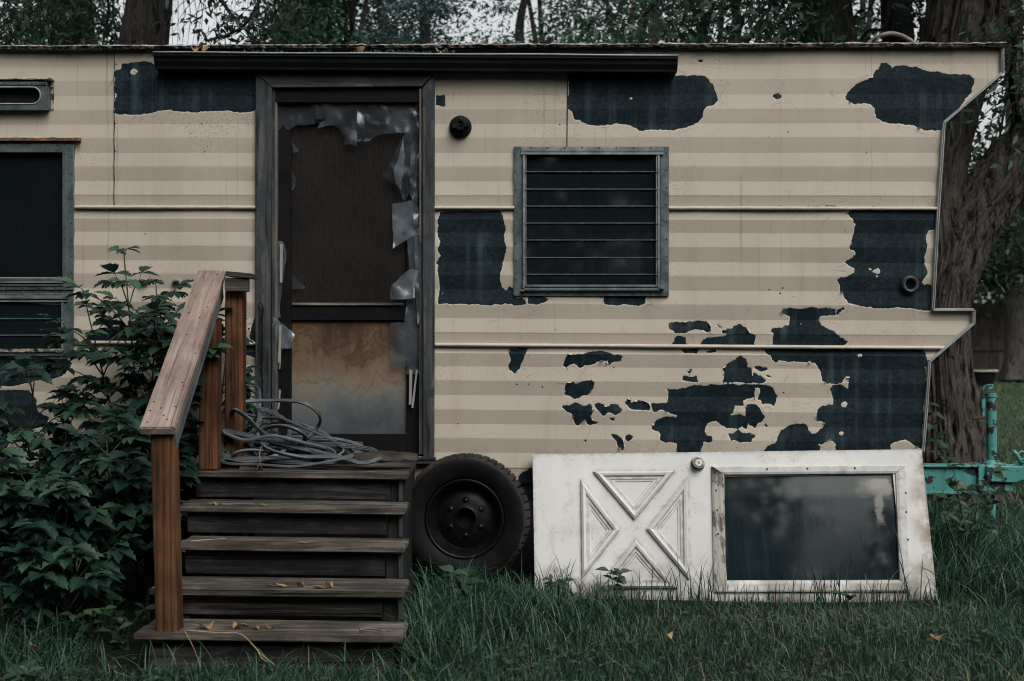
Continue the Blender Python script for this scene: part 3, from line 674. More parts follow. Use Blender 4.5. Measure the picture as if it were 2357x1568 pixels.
# -- lifted paint flakes that curl off the torn edges
rf_ = random.Random(5); m_flake = M_plain('curled_paint_flake', (.47, .43, .36), .6, 0, .2, 30)
for k in range(64):
    poly = PATCH[rf_.choice([6, 8, 8, 8, 14, 21, 23, 26, 27, 28, 29, 30, 31, 31, 31, 32, 32, 33, 35, 36, 2, 5])]; i_ = rf_.randrange(len(poly)); a, b = Vector(poly[i_]), Vector(poly[(i_ + 1) % len(poly)])
    q = a.lerp(b, rf_.random()); e = (b - a).normalized(); cen = sum((Vector(p_) for p_ in poly), Vector((0, 0))) / len(poly)
    nrm_ = Vector((-e.y, e.x)); nrm_ = nrm_ if nrm_.dot(cen - q) > 0 else -nrm_
    Wf, Lf = rf_.uniform(4, 12), rf_.uniform(4, 9); mb = MB(); vs_ = []
    for u_ in range(5):
        for v_ in range(5):
            s_ = (u_ - 2) / 2; t_ = v_ / 4; wd_ = 1 - .5 * t_ * abs(s_) - .25 * t_
            px_ = q + e * (s_ * Wf * .5 * wd_) + nrm_ * (math.sin(t_ * 2.2) / 2.2 * Lf - 1.5); w3 = P(px_.x, px_.y, 0)
            yy = 370 + (px_.y - 370) / (1 + .0256 * (px_.x - 2200) / 1750)
            vs_.append((w3.x, depth(yy) + .004 * math.sin(w3.x * 2.1 + 1) * math.sin(w3.z * 3.3) + .0025 * math.sin(w3.x * 7.3 + w3.z * 2) - .002 - .012 * (1 - math.cos(t_ * 2.2)) * Lf / 9, w3.z))
    mb.add(vs_, [(u_ * 5 + v_, u_ * 5 + v_ + 1, u_ * 5 + v_ + 6, u_ * 5 + v_ + 5) for u_ in range(4) for v_ in range(4)])
    if 1185 < q.x < 1540 and 340 < q.y < 683: continue
    mb.build('paint_flake', m_flake, trailer, smooth=True)
# -- vertical seams
for pts_ in [[(263.5, 118), (263.5, 474)], [(1307, 168), (1305, 338)], [(262, 480), (262, 700)]]:
    mb = MB(); path = [P(pts_[0][0] + (pts_[1][0] - pts_[0][0]) * i / 40 + .25 * math.sin(i * 2.3), pts_[0][1] + (pts_[1][1] - pts_[0][1]) * i / 40, 0) for i in range(41)]
    path = [p + Vector((0, depth(370 + (CY - (p.z - CAMZ) * 440.06 - 370) / (1 + .0256 * ((p.x * 440 + CX) - 2200) / 1750)) - .002 + .004 * math.sin(p.x * 2.1 + 1) * math.sin(p.z * 3.3), 0)) for p in path]
    if pts_[1][1] == 700: continue
    mb.tube(path, [.0016 + .0010 * abs(math.sin(i * 1.3)) for i in range(41)], 5).build('panel_seam', m_black, trailer)
# -- metal trim round the nose
for nm, pl in [('corner_trim', [(2304, 107), (2304, 170), (2170, 285), (2156, 500), (2145, 711)]), ('corner_trim', [(2143, 714), (2238, 714), (2238, 745), (2137, 832), (2130, 935), (2122, 1040)])]:
    mb = MB(); pp = [Vector(((x - CX) / 440.06, -.012, CAMZ - (y - CY) / 440.06)) for x, y in pl]
    for a, b in zip(pp[:-1], pp[1:]):
        d = (b - a); dn = d.normalized(); nrm = Vector((dn.z, 0, -dn.x)); 
        if nrm.x < 0: nrm = -nrm
        for (o0, o1, ya, yb_) in ((-.008, -.001, -.015, .02), (-.001, .005, -.021, .05)):
            mb.hexa([a + nrm * o0 + Vector((0, ya, 0)), a + nrm * o1 + Vector((0, ya, 0)), a + nrm * o1 + Vector((0, yb_, 0)), a + nrm * o0 + Vector((0, yb_, 0)),
                     b + nrm * o0 + Vector((0, ya, 0)), b + nrm * o1 + Vector((0, ya, 0)), b + nrm * o1 + Vector((0, yb_, 0)), b + nrm * o0 + Vector((0, yb_, 0))])
    mb.build(nm, m_trim, trailer, bevel=.002)
# -- rain gutter
g = MB(); Yg = -.115
a, b = P(352, 122, Yg), P(1561, 129.5, Yg); hgt = (160 - 129) / sc(Yg)
profile = [(0, 0), (0, -.012), (.012, -.016), (.016, -.038), (.034, -.060), (.036, -.072), (.108, -.072), (.112, .012), (.1085, .012), (.104, -.066), (.040, -.066), (.022, -.038), (.018, -.013), (.008, -.004), (.008, 0)]
vs_ = []
for q, dz in ((a, 0), (b, 0)):
    for py, pz in profile: vs_.append((q.x, q.y + py, q.z + pz * (1.02)))
m = len(profile)
g.add(vs_, [(i, (i + 1) % m, m + (i + 1) % m, m + i) for i in range(m)] + [tuple(range(m - 1, -1, -1)), tuple(range(m, 2 * m))])
gut = g.build('rain_gutter', m_gutter, trailer, label='dark metal gutter over the doorway')
lp = MB(); lp.tube([a + (b - a) * t + Vector((-.0 + .0, -.003, .003 + .0012 * math.sin(t * 19))) for t in np.linspace(0, 1, 30)], .0052, 8); lp.build('gutter_lip', m_lip, gut, smooth=True)
fl = MB(); fl.hexa([P(1000, 170, -.035), P(1400, 172, -.035), P(1400, 172, 0), P(1000, 170, 0), P(1000, 166, -.035), P(1400, 168, -.035), P(1400, 168, 0), P(1000, 166, 0)])
fl2 = MB(); fl2.hexa([P(579, 160.5, -.05), P(1001, 165, -.05), P(1001, 165, -.0), P(579, 160.5, -.0), P(579, 157, -.05), P(1001, 161, -.05), P(1001, 161, 0), P(579, 157, 0)]).build('drip_strip', m_alu, trailer)

# ------------------------------------------------------------------ DOORWAY
def flatbox(mb, x0, y0, x1, y1, Ya, Yb):      # rectangle given on the wall survey, between two depths
    a, b = P(x0, y0, 0), P(x1, y1, 0)
    mb.box((a.x, Ya, a.z), (b.x, Yb, b.z)); return mb
def prism2(mb, poly, Ya, Yb):
    l = [Vector((P(x, y, 0).x, Ya, P(x, y, 0).z)) for x, y in poly]; return mb.prism(l, (0, Yb - Ya, 0))
dfm = MB(); prism2(dfm, [(591, 176), (612, 190), (628, 206), (626, 520), (624, 1055), (592, 1055), (590, 700)], -.034, .006)
fr_l = dfm.build('door_casing', m_casz, trailer, bevel=.003)
prism2(MB(), [(1001, 173), (1001, 700), (1000, 1060), (975, 1058), (974, 600), (974, 205), (986, 190)], -.034, .006).build('door_casing', m_casz, trailer, bevel=.003)
prism2(MB(), [(593, 175.5), (1000, 172), (985, 188), (972, 202), (629, 205), (612, 189)], -.033, .006).build('door_casing', m_casx, trailer, bevel=.003)
st = MB(); flatbox(st, 627, 206, 634, 1045, -.012, .045); st.build('door_stop', m_casz, trailer)
flatbox(MB(), 633.5, 208, 638, 1030, -.006, .03).build('door_stop', M_wood('bare_stop_batten', (.05, .042, .035), (.13, .11, .09), (.24, .21, .18), 'Z', 1), trailer)
flatbox(MB(), 965, 206, 974, 1045, -.012, .045).build('door_stop', m_casz, trailer)
flatbox(MB(), 966, 204, 970, 560, -.02, .0).build('door_stop', M_wood('bare_thin_batten', (.05, .042, .035), (.11, .09, .07), (.2, .17, .14), 'Z', 1), trailer)
flatbox(MB(), 634, 203, 968, 236, -.008, .045).build('head_jamb', m_dkdoor, trailer)
thr = MB(); flatbox(thr, 592, 1052, 1004, 1066, -.06, .05); thr.build('threshold', m_riser, trailer, bevel=.003)
# the door itself: frame, upper plywood, rail, stained lower panel
door = MB(); flatbox(door, 632, 230, 668, 1046, .030, .06); flatbox(door, 934, 230, 972, 1046, .030, .06)
flatbox(door, 668, 230, 934, 282, .030, .06); flatbox(door, 668, 703, 934, 737, .030, .06); flatbox(door, 668, 1000, 934, 1046, .030, .06)
entry = door.build('entry_door', m_dkdoor, trailer, bevel=.002, label='scorched black entry door under torn plastic film')
flatbox(MB(), 660, 275, 940, 708, .052, .066).build('upper_panel', m_ply, entry, label='dark plywood panel')
flatbox(MB(), 660, 730, 940, 1006, .050, .066).build('lower_panel', m_panel, entry, label='rust stained lower door panel')
flatbox(MB(), 670, 697, 928, 703, .018, .034).build('door_moulding', M_wood('worn_moulding', (.03, .026, .022), (.11, .095, .08), (.3, .27, .23), 'X', 1), entry, bevel=.002)
hb = MB(); prism2(hb, Z('B2', [(1338, 60), (1362, 60), (1360, 205), (1340, 212)]), .012, .034); h_ = hb.build('door_handle', m_alu, entry, bevel=.003)
prism2(MB(), Z('B2', [(1336, 20), (1362, 18), (1364, 75), (1338, 75)]), .004, .032).build('latch_case', m_alu2, h_, bevel=.003)
# little shreds of old caulk along the upper panel
def film(name, pts, Y0, amp=.02, hang=.0, seed=0, mat=None, par=None, curl=None):
    """a torn sheet: outline triangulated with inner points, then creased"""
    q = [((x - CX) / 440.06, CAMZ - (y - CY) / 440.06) for x, y in pts]
    # densify the rim and roughen the tears
    rim = []
    for i in range(len(q)):
        a, b = Vector(q[i]), Vector(q[(i + 1) % len(q)]); L_ = (b - a).length; k = max(1, int(L_ / .018))
        for j in range(k):
            p = a.lerp(b, j / k)
            if j: p = p + Vector((mnoise.noise(Vector((p.x * 40, p.y * 40, seed))), mnoise.noise(Vector((p.x * 40, p.y * 40, seed + 5))))) * .005
            rim.append(p)
    xs = [p.x for p in rim]; ys_ = [p.y for p in rim]; inner = []
    gx = np.arange(min(xs), max(xs), .016); gy = np.arange(min(ys_), max(ys_), .016)
    for x in gx:
        for y in gy: inner.append(Vector((x + random.uniform(-.005, .005), y + random.uniform(-.005, .005))))
    vs2, ed, fc, *_ = delaunay_2d_cdt(rim + inner, [(i, (i + 1) % len(rim)) for i in range(len(rim))], [], 1, .0006)
    mb = MB(); out = []
    zt = max(ys_)
    for p in vs2:
        c = Vector((p.x * 7 + seed * 3.1, p.y * 3.5, seed))
        d = mnoise.fractal(c, 1, 2, 4) * amp + abs(mnoise.noise(c * 2.3)) * amp * .8
        d += hang * (zt - p.y)
        if curl:
            d += curl * max(0, mnoise.noise(Vector((p.x * 3, p.y * 3, seed + 9)))) 
        out.append((p.x, Y0 - abs(d), p.y))
    mb.add(out, [tuple(f) for f in fc])
    return mb.build(name, mat or m_film, par, smooth=True)
FILM = [
 (Z('A2', [(345,680),(620,675),(622,862),(560,870),(500,868),(470,880),(445,900),(425,900),(400,870),(365,905),(345,910)]), .024, .018),
 (Z('A2', [(622,675),(922,675),(918,1020),(870,1005),(825,1000),(838,950),(790,890),(740,870),(640,890),(660,850),(700,830),(625,825)]), .020, .022),
 (Z('A2', [(920,675),(1195,680),(1362,720),(1362,1300),(1310,1400),(1285,1345),(1245,1405),(1230,1350),(1180,1290),(1095,1220),(1140,1160),(1180,1060),(1255,925),(1180,925),(1100,930),(1050,945),(1000,980),(918,985)]), .022, .035),
 (Z('A2', [(1240,960),(1255,1090),(1240,1200),(1225,1330),(1190,1280),(1175,1190),(1210,1100)]), -.004, .02),
 (Z('A2', [(1165,1420),(1300,1395),(1345,1440),(1362,1568)]) + Z('B2', [(1360,60),(1300,80),(1200,145),(1170,165),(1165,0)]), .018, .03),
 (Z('B2', [(1265,60),(1345,20),(1350,300),(1300,320),(1280,300)]), .014, .02),
 (Z('B2', [(1155,520),(1150,480),(1165,420),(1225,360),(1300,305),(1352,322),(1330,390),(1312,510),(1240,520)]), -.01, .035),
 (Z('B2', [(1265,515),(1320,510),(1365,650),(1365,1040),(1260,1040),(1265,990),(1155,1000),(1150,680),(1250,680)]), .022, .02),
 (Z('B2', [(345,640),(390,680),(440,720),(485,765),(465,860),(400,865),(350,800),(330,715)]), .004, .04),
 (Z('B2', [(350,110),(400,115),(425,190),(420,260),(395,400),(375,600),(385,645),(350,645)]), .022, .014),
 (Z('A2', [(455,980),(480,1010),(508,1040),(500,1055),(470,1058)]), .03, .01), (Z('A2', [(455,1180),(490,1240),(480,1300),(460,1330)]), .03, .01),
 (Z('A2', [(1300,1000),(1322,985),(1330,1200),(1345,1420),(1352,1568),(1318,1568),(1312,1400),(1290,1230)]), -.006, .03),
 (Z('B2', [(1318,60),(1345,50),(1350,260),(1362,460),(1366,640),(1345,700),(1330,520),(1322,300)]), -.002, .026),
 (Z('B2', [(455,340),(520,400),(555,440),(460,450)]), .034, .01), (Z('A2', [(1310,1200),(1345,1050),(1362,1180),(1362,1340),(1325,1400)]), .004, .02),
]
for k, (pl, Y0, am) in enumerate(FILM): film('plastic_film', pl, Y0, am, 0, k * 1.7 + 1, m_film2 if k in (3, 4, 6, 8) else (m_film3 if k in (5, 7, 9, 13) else None), entry)
for pl, Ya in [(Z('B2', [(378,130),(400,130),(395,405),(378,400)]), .012), (Z('B2', [(385,700),(400,700),(395,960),(375,960)]), -.03), (Z('B2', [(375,962),(386,962),(380,1006),(370,1002)]), .012), (Z('B2', [(372,1150),(385,1150),(380,1215),(370,1215)]), .012), (Z('B2', [(366,1240),(380,1240),(372,1285),(362,1285)]), .01),
               (Z('B2', [(1283,1010),(1305,1010),(1298,1250),(1280,1255)]), .008), (Z('B2', [(1330,1010),(1342,1010),(1313,1275),(1297,1275)]), .004), (Z('B2', [(1310,390),(1326,390),(1324,512),(1308,512)]), -.016)]:
    prism2(MB(), pl, Ya, Ya + .008).build('staple_batten', m_slat, entry, bevel=.001)
# hook and bead chain on the left casing
mb = MB(); c0 = P(606, 862, -.05)
mb.tube([P(598, 715, -.05), P(594, 705, -.06), P(598, 697, -.055), P(603, 699, -.05), P(606, 712, -.05), P(604, 730, -.05), P(598, 738, -.05)], .0028, 6)
ch = mb.build('door_hook', m_black, trailer, smooth=True)
mb = MB()
mb.tube([P(604 + .8 * math.sin(i * 1.1), 705 + i * 3.3, -.052) for i in range(75)], [.0026 if i % 2 else .0046 for i in range(75)], 6); mb.build('bead_chain', m_black, ch, smooth=True)
# ------------------------------------------------------------------ WINDOWS of the trailer
scr0 = None
def screw(x, y, Y, par):
    global scr0
    if scr0 is None:
        bm = bmesh.new(); bmesh.ops.create_uvsphere(bm, u_segments=8, v_segments=5, radius=.0042)
        scr0 = bpy.data.meshes.new('screw'); bm.to_mesh(scr0); bm.free(); scr0.materials.append(m_screw)
        scr0.polygons.foreach_set('use_smooth', [True] * len(scr0.polygons))
    o = bpy.data.objects.new('screw', scr0); link(o, par)
    p = P(x, y, 0); o.location = Vector((p.x, Y, p.z)) - ORG[par.name]; o.scale = (1, .5, 1); ORG[o.name] = ORG[par.name]
def frame(x0, y0, x1, y1, wl, wt_, wr, wb, Ya, Yb):
    mb = MB()
    flatbox(mb, x0, y0, x0 + wl, y1, Ya, Yb); flatbox(mb, x1 - wr, y0, x1, y1, Ya, Yb)
    flatbox(mb, x0 + wl, y0, x1 - wr, y0 + wt_, Ya, Yb); flatbox(mb, x0 + wl, y1 - wb, x1 - wr, y1, Ya, Yb)
    return mb
# louvred window
lw = frame(1183, 339, 1538.5, 682, 19, 16, 20, 13, -.022, .012).build('louvre_window', m_alu, trailer, bevel=.002, label='square louvred window with grey metal frame')
hd = MB()
for i, (ya, yb, Yq) in enumerate([(341, 346, -.030), (346.4, 350, -.034), (350.4, 353.5, -.031), (354, 358.5, -.038)]): flatbox(hd, 1199, ya, 1526, yb, Yq, -.02)
hd.build('head_rail', m_alu2, lw, bevel=.001)
for x0, x1 in ((1203, 1208.5), (1512, 1517)):
    mb = MB(); flatbox(mb, x0, 359, x1, 664, -.034, .02); flatbox(mb, x0 + (6.2 if x0 < 1300 else -3.6), 359, x0 + (8.5 if x0 < 1300 else -.6), 660, -.028, .02)
    mb.build('louvre_track', m_alu2, lw, bevel=.001)
sl = MB(); flatbox(sl, 1205, 657, 1520, 662, -.03, .02); flatbox(sl, 1205, 664, 1520, 670, -.045, -.02); sl.build('window_sill', m_alu, lw, bevel=.002)
flatbox(MB(), 1198, 668, 1206, 671.5, -.06, -.02).build('sill_catch', m_alu2, lw, bevel=.001)
flatbox(MB(), 1516, 661, 1527, 666, -.06, -.02).build('sill_catch', m_alu2, lw, bevel=.001)
lv = [359, 396.5, 436.7, 475.7, 514.7, 553.6, 593.9, 632.5, 657]
for i in range(8):
    y0, y1 = lv[i] - 5, lv[i + 1]
    mb = MB(); a, b = P(1213, y0, 0), P(1509, y1, 0)
    Yt, Yb_ = -.004 + .0012 * math.sin(i * 2.6), -.0115 - .0018 * math.sin(i * 1.9 + 1)
    th = .0035
    mb.add([(a.x, Yt, a.z), (b.x, Yt, a.z), (b.x, Yb_, b.z), (a.x, Yb_, b.z), (a.x, Yt + th, a.z), (b.x, Yt + th, a.z), (b.x, Yb_ + th, b.z - .0012), (a.x, Yb_ + th, b.z - .0012)],
           [(0, 1, 2, 3), (7, 6, 5, 4), (0, 4, 5, 1), (1, 5, 6, 2), (3, 7, 4, 0)], 0)
    n_ = len(mb.v)
    mb.add([(a.x, Yb_ - .0008, b.z + .0042), (b.x, Yb_ - .0008, b.z + .0042), (b.x, Yb_ - .0008, b.z - .0012), (a.x, Yb_ - .0008, b.z - .0012), (a.x, Yb_ + th, b.z - .0014), (b.x, Yb_ + th, b.z - .0014)], [(0, 1, 2, 3), (3, 2, 5, 4)], 1)
    mb.build('louvre_pane', [m_glass, m_gedge], lw)
    flatbox(MB(), 1203, lv[i + 1] - .6, 1213, lv[i + 1] + 1.5, -.036, -.02).build('louvre_clip', m_alu2, lw)
    flatbox(MB(), 1508.5, lv[i + 1] - .6, 1518, lv[i + 1] + 1.5, -.036, -.02).build('louvre_clip', m_alu2, lw)
for i in range(8): screw(1221 + i * 39.3, 342.5, -.031, lw); screw(1221 + i * 39.2, 677.5, -.023, lw)
for i in range(8): screw(1186.5 + .3 * i / 8, 356 + i * 41, -.023, lw); screw(1532.5, 354 + i * 39.4, -.023, lw)
# fixed window on the far left, with small louvres beneath
fw = frame(-180, 332, 172, 668, 20, 19, 24, 24, -.020, .012).build('fixed_window', m_alu, trailer, bevel=.002, label='large dark window with small louvres beneath')
frame(-163, 346, 158, 648, 8, 7, 10, 7, -.030, .012).build('sash', m_alu, fw, bevel=.0015)
flatbox(MB(), -158, 350, 149, 645, .004, .010).build('pane', m_glass, fw)
for ya, yb, Yq in ((648.5, 652, -.036), (655, 658, -.028)): flatbox(MB(), -178, ya, 150, yb, Yq, -.018).build('sill_bar', m_alu2, fw)
frame(-180, 676, 172, 820, 20, 17, 22, 12, -.020, .012).build('lower_frame', m_alu, fw, bevel=.002)
flatbox(MB(), -180, 664.5, 170, 677, -.012, .008).build('joint_strip', M_plain('stippled_alloy', (.09, .10, .105), .5, .5, .6, 60), fw)
for ya, yb, Yq in ((681, 685, -.03), (685.5, 688, -.034), (692, 695.5, -.03)): flatbox(MB(), -178, ya, 160, yb, Yq, -.018).build('head_bar', m_alu2, fw)
flatbox(MB(), 146, 697, 150.5, 808, -.032, .01).build('louvre_track', m_alu2, fw)
for i, (y0, y1) in enumerate([(694, 734.5), (730, 772.5), (769, 806)]):
    mb = MB(); a, b = P(-165, y0, 0), P(147, y1, 0); th = .0055
    mb.add([(a.x, -.012, a.z), (b.x, -.012, a.z), (b.x, -.018, b.z), (a.x, -.018, b.z)], [(0, 1, 2, 3)], 0)
    mb.add([(a.x, -.0188, b.z + .005), (b.x, -.0188, b.z + .005), (b.x, -.0188, b.z - .001), (a.x, -.0188, b.z - .001), (b.x, -.012, b.z - .001), (a.x, -.012, b.z - .001)], [(0, 1, 2, 3), (3, 2, 4, 5)], 1)
    mb.build('louvre_pane', [m_glass, m_gedge], fw)
flatbox(MB(), -165, 803, 148, 811, -.028, -.006).build('window_sill', m_crust, fw, bevel=.001)
for i in range(4): screw(19 + i * 37.5, 664, -.021, fw); screw(17 + i * 37.5, 678, -.021, fw)
for i in range(8): screw(168, 364 + i * 37.8, -.021, fw)
for i in range(4): screw(20 + i * 38, 336, -.021, fw)
dc = MB()
for i in range(60):
    x0 = -180 + i * 6.13
    nz = mnoise.noise(Vector((i * .35, 2, 2))); n2_ = mnoise.noise(Vector(((i + 1) * .35, 2, 2)))
    a, b = P(x0, 319 - 2.2 * nz, 0), P(x0 + 6.13, 319 - 2.2 * n2_, 0); c, d = P(x0, 326.5, 0), P(x0 + 6.13, 326.5, 0)
    dc.hexa([(c.x, -.036, c.z), (d.x, -.036, d.z), (d.x, .0, d.z), (c.x, .0, c.z), (a.x, -.026, a.z), (b.x, -.026, b.z), (b.x, .0, b.z), (a.x, .0, a.z)])
dc.build('drip_cap', m_rust, fw, label='rusty drip cap over the window')
# roof-side vent with rounded slot
vt = MB(); a, b = P(-120, 201, 0), P(118, 257, 0)
x0, x1, z0, z1 = a.x, b.x, b.z, a.z
def rr(cx0, cx1, cz0, cz1, r, n=8):
    o = []
    for (x, z, s_) in ((cx1 - r, cz1 - r, 0), (cx0 + r, cz1 - r, 90), (cx0 + r, cz0 + r, 180), (cx1 - r, cz0 + r, 270)):
        for k in range(n + 1):
            t_ = R(s_ + 90 * k / n); o.append((x + r * math.cos(t_), z + r * math.sin(t_)))
    return o
sa = P(-90, 205, 0); sb = P(100.5, 243, 0)
inn = rr(sa.x, sb.x, sb.z, sa.z, .041); out = rr(x0, x1, z0, z1, .012); nn = len(inn)
vt.add([(x, -.045, z) for x, z in out] + [(x, -.045, z) for x, z in inn] + [(x, .01, z) for x, z in out] + [(x, -.005, z) for x, z in inn],
       [(i, (i + 1) % nn, nn + (i + 1) % nn, nn + i) for i in range(nn)] + [(i, 2 * nn + i, 2 * nn + (i + 1) % nn, (i + 1) % nn) for i in range(nn)] + [(nn + i, nn + (i + 1) % nn, 3 * nn + (i + 1) % nn, 3 * nn + i) for i in range(nn)])
vent = vt.build('vent', m_alu, trailer, label='small metal vent with a rounded slot')
mb = MB(); mb.sweep([(x, -.047, z) for x, z in inn], [(.004, 0), (0, .003), (-.004, 0), (0, -.003)], closed=True, up=(0, 1, 0)); mb.build('slot_bead', m_trim, vent, smooth=True)
flatbox(MB(), -95, 204, 105, 245, -.004, .0).build('slot_back', m_dark, vent)
for ya, yb, Yq in ((192.5, 200.5, -.05),): flatbox(MB(), -120, ya, 115, yb, Yq, .0).build('vent_hood', m_alu, vent, bevel=.002)
for i in range(4): screw(20 + i * 31, 196, -.052, vent)
cr = MB()
for i in range(40):
    x0 = -120 + i * 6.15; nz = abs(mnoise.noise(Vector((i * .4, 8, 2)))) * 8; n2_ = abs(mnoise.noise(Vector(((i + 1) * .4, 8, 2)))) * 8
    a, b, c, d = P(x0, 185 - nz, 0), P(x0 + 6.15, 185 - n2_, 0), P(x0, 188, 0), P(x0 + 6.15, 188, 0)
    cr.hexa([(c.x, -.055, c.z), (d.x, -.055, d.z), (d.x, .0, d.z), (c.x, .0, c.z), (a.x, -.03, a.z), (b.x, -.03, b.z), (b.x, .0, b.z), (a.x, .0, a.z)])
cr.build('drip_cap', m_crust, vent)
flatbox(MB(), 118.5, 188, 124, 253, -.010, .006).build('caulk_strip', m_crust, vent)
# porch lamp base, outlet port, two latch plates
c = P(1060, 293, 0)
mb = MB(); mb.lathe([(0, -.04), (.030, -.04), (.046, -.034), (.056, -.026), (.0585, -.012), (.0585, .012)], c, 'Y', 40)
lamp = mb.build('porch_lamp', m_black, trailer, smooth=True, auto=40, label='bulbless black round lamp base')
mb = MB(); mb.hexa([P(1041, 296, -.062), P(1080, 292, -.062), P(1080, 292, -.042), P(1041, 296, -.042), P(1040, 286, -.062), P(1079, 281, -.062), P(1079, 281, -.042), P(1040, 286, -.042)])
mb.build('lamp_bracket', m_gutter, lamp, bevel=.002)
mb = MB(); mb.lathe([(.011, -.05), (.012, -.02)], c + Vector((.008, -.02, .008)), 'Y', 14); mb.hexa([P(1052, 300, -.066), P(1068, 298, -.066), P(1068, 298, -.05), P(1052, 300, -.05), P(1052, 294, -.066), P(1067, 292, -.066), P(1067, 292, -.05), P(1052, 294, -.05)]); mb.build('lamp_socket', m_black, lamp)
mb = MB(); mb.tube([P(1060, 283, -.05), P(1059.5, 272, -.052), P(1059, 266, -.045)], [.010, .006, .0035], 8); mb.build('lamp_stem', m_gutter, lamp, smooth=True)
c = P(2092.5, 655, 0)
mb = MB(); mb.lathe([(.0255, .03), (.0255, -.022), (.029, -.030), (.037, -.032), (.044, -.026), (.046, .012)], c, 'Y', 36)
po = mb.build('outlet_port', M_plain('tarnished_port_ring', (.055, .06, .062), .45, .5, .5, 30), trailer, smooth=True, auto=35, label='round tarnished outlet port')
mb = MB(); mb.lathe([(0.0, .02), (.026, .02)], c, 'Y', 24); mb.build('port_back', M_plain('rusty_hole', (.03, .016, .010), .9, 0, .8, 40), po)
for k in range(4):
    a = R(45 + 90 * k); q = c + Vector((.0365 * math.cos(a), -.032, .0365 * math.sin(a)))
    o = bpy.data.objects.new('screw', scr0); link(o, po); o.location = q - ORG[po.name]; o.scale = (.8, .5, .8)
for kx, pl in enumerate([Z('B1', [(962,388),(985,378),(1035,382),(1038,405),(1010,412),(968,408)]), Z('B1', [(1200,396),(1215,380),(1240,376),(1266,392),(1264,410),(1235,416),(1208,412)])]):
    la = prism2(MB(), pl, -.022, .0).build('latch_plate', M_plain('flaked_latch', (.26, .24, .20), .6, .2, .6, 60), trailer, bevel=.002)
    cxx = sum(p[0] for p in pl) / len(pl); cyy = sum(p[1] for p in pl) / len(pl)
    flatbox(MB(), cxx - 6, cyy - 2.5, cxx + 7, cyy + 2.5, -.032, -.02).build('latch_tongue', m_screw, la, bevel=.002)
for x, y in [(268, 286), (268, 349), (270, 150), (473, 350), (467, 286), (1288, 288), (1992, 352), (2006, 660), (1412, 845), (1338, 839), (1054, 975)]: screw(x, y, -.018, trailer)
# chassis rail and jack stand wood seen under the wall, and the drawbar
ch_ = MB(); ch_.box(P(1190, 1113, .03), P(1235, 1150, .08)); ch_.box((-6.3, .5, .40), (2.1, .6, .5)); ch_.box((-6.3, 1.7, .40), (2.1, 1.8, .5)); ch_.build('chassis_rail', M_plain('dark_chassis', (.012, .02, .022), .7, .2, .5), trailer)
YH = 1.0
def hb_(mb, x0, y0, x1, y1, Ya, Yb): a, b = P(x0, y0, YH), P(x1, y1, YH); mb.box((a.x, Ya, a.z), (b.x, Yb, b.z)); return mb
dw = MB(); hb_(dw, 1900, 1075, 2262, 1132, YH, YH + .03); hb_(dw, 1900, 1070, 2262, 1076, YH - .02, YH + .1); hb_(dw, 1900, 1131, 2262, 1138, YH - .02, YH + .1)
hb_(dw, 2248, 1069, 2326, 1131, YH - .03, YH + .14)
bar = dw.build('drawbar', m_teal, trailer, bevel=.004, label='turquoise drawbar with chipped paint')
cp = MB(); pr = [(2264, 1070), (2345, 1072), (2352, 1064), (2375, 1066), (2430, 1074), (2450, 1090), (2430, 1106), (2375, 1106), (2345, 1104), (2330, 1110), (2264, 1107)]
l_ = [Vector((PX(x, YH), YH - .055, PZ(y, YH))) for x, y in pr]; cp.prism(l_, (0, .15, 0)); cpl = cp.build('coupler', m_teal, bar, bevel=.006)
lt = MB(); lt.tube([P(2352, 1068, YH - .02), P(2346, 1058, YH - .03), P(2340, 1046, YH - .03), P(2332, 1038, YH - .03)], .013, 8); lt.sweep([P(2352 + 9 * math.cos(t_), 1049 + 9 * math.sin(t_), YH - .03) for t_ in np.linspace(0, 2 * math.pi, 14)[:-1]], [(.008, 0), (0, .008), (-.008, 0), (0, -.008)], closed=True, up=(0, 1, 0)); lt.build('coupler_latch', m_teal, cpl, smooth=True)
jk = MB(); q0 = P(2283, 1066, YH + .03); q1 = P(2281.5, 908, YH + .03)
jk.tube([q0, q0.lerp(q1, .5), q1], .0305, 20); jk.tube([q1 + Vector((0, 0, -.014)), q1 + Vector((0, 0, .006))], .036, 20); jk.tube([q0 + Vector((0, 0, -.012)), q0 + Vector((0, 0, .004)), q0 + Vector((0, 0, .02))], [.055, .05, .033], 20)
jack = jk.build('jack_post', m_teal, bar, smooth=True, auto=40, label='upright turquoise jack post')
kk = MB(); Yk = YH - .015
for poly, d in (([(2259, 960), (2266, 962), (2267, 905), (2273, 898), (2286, 896), (2286, 884), (2270, 885), (2262, 892), (2258, 905)], .02),): kk.prism([Vector((PX(x, Yk), Yk - .01, PZ(y, Yk))) for x, y in poly], (0, d, 0))
crk = kk.build('jack_crank', m_teal, jack, bevel=.003)
MB().tube([P(2268, 960, Yk), P(2240, 963.5, Yk - .03)], .0085, 10).build('crank_handle', M_rusty(), crk, smooth=True)
mb = MB(); mb.tube([P(2283, 1130, YH + .03), P(2282, 1225, YH + .03)], .022, 16); mb.build('jack_leg', m_teal, bar, smooth=True)
# near frame rails that run to the coupler (the A-frame)
fr = MB(); pa, pb = P(2255, 1105, YH), P(2255, 1105, YH)
for y_ in (.25, 1.95):
    a, b = Vector((PX(2130, 0), y_, PZ(1105, YH))), Vector((PX(2262, YH), YH + .05, PZ(1105, YH)))
    d = (b - a).normalized(); s_ = Vector((-d.y, d.x, 0)) * .02; u_ = Vector((0, 0, .055))
    fr.hexa([a - s_ - u_, b - s_ - u_, b + s_ - u_, a + s_ - u_, a - s_ + u_, b - s_ + u_, b + s_ + u_, a + s_ + u_])
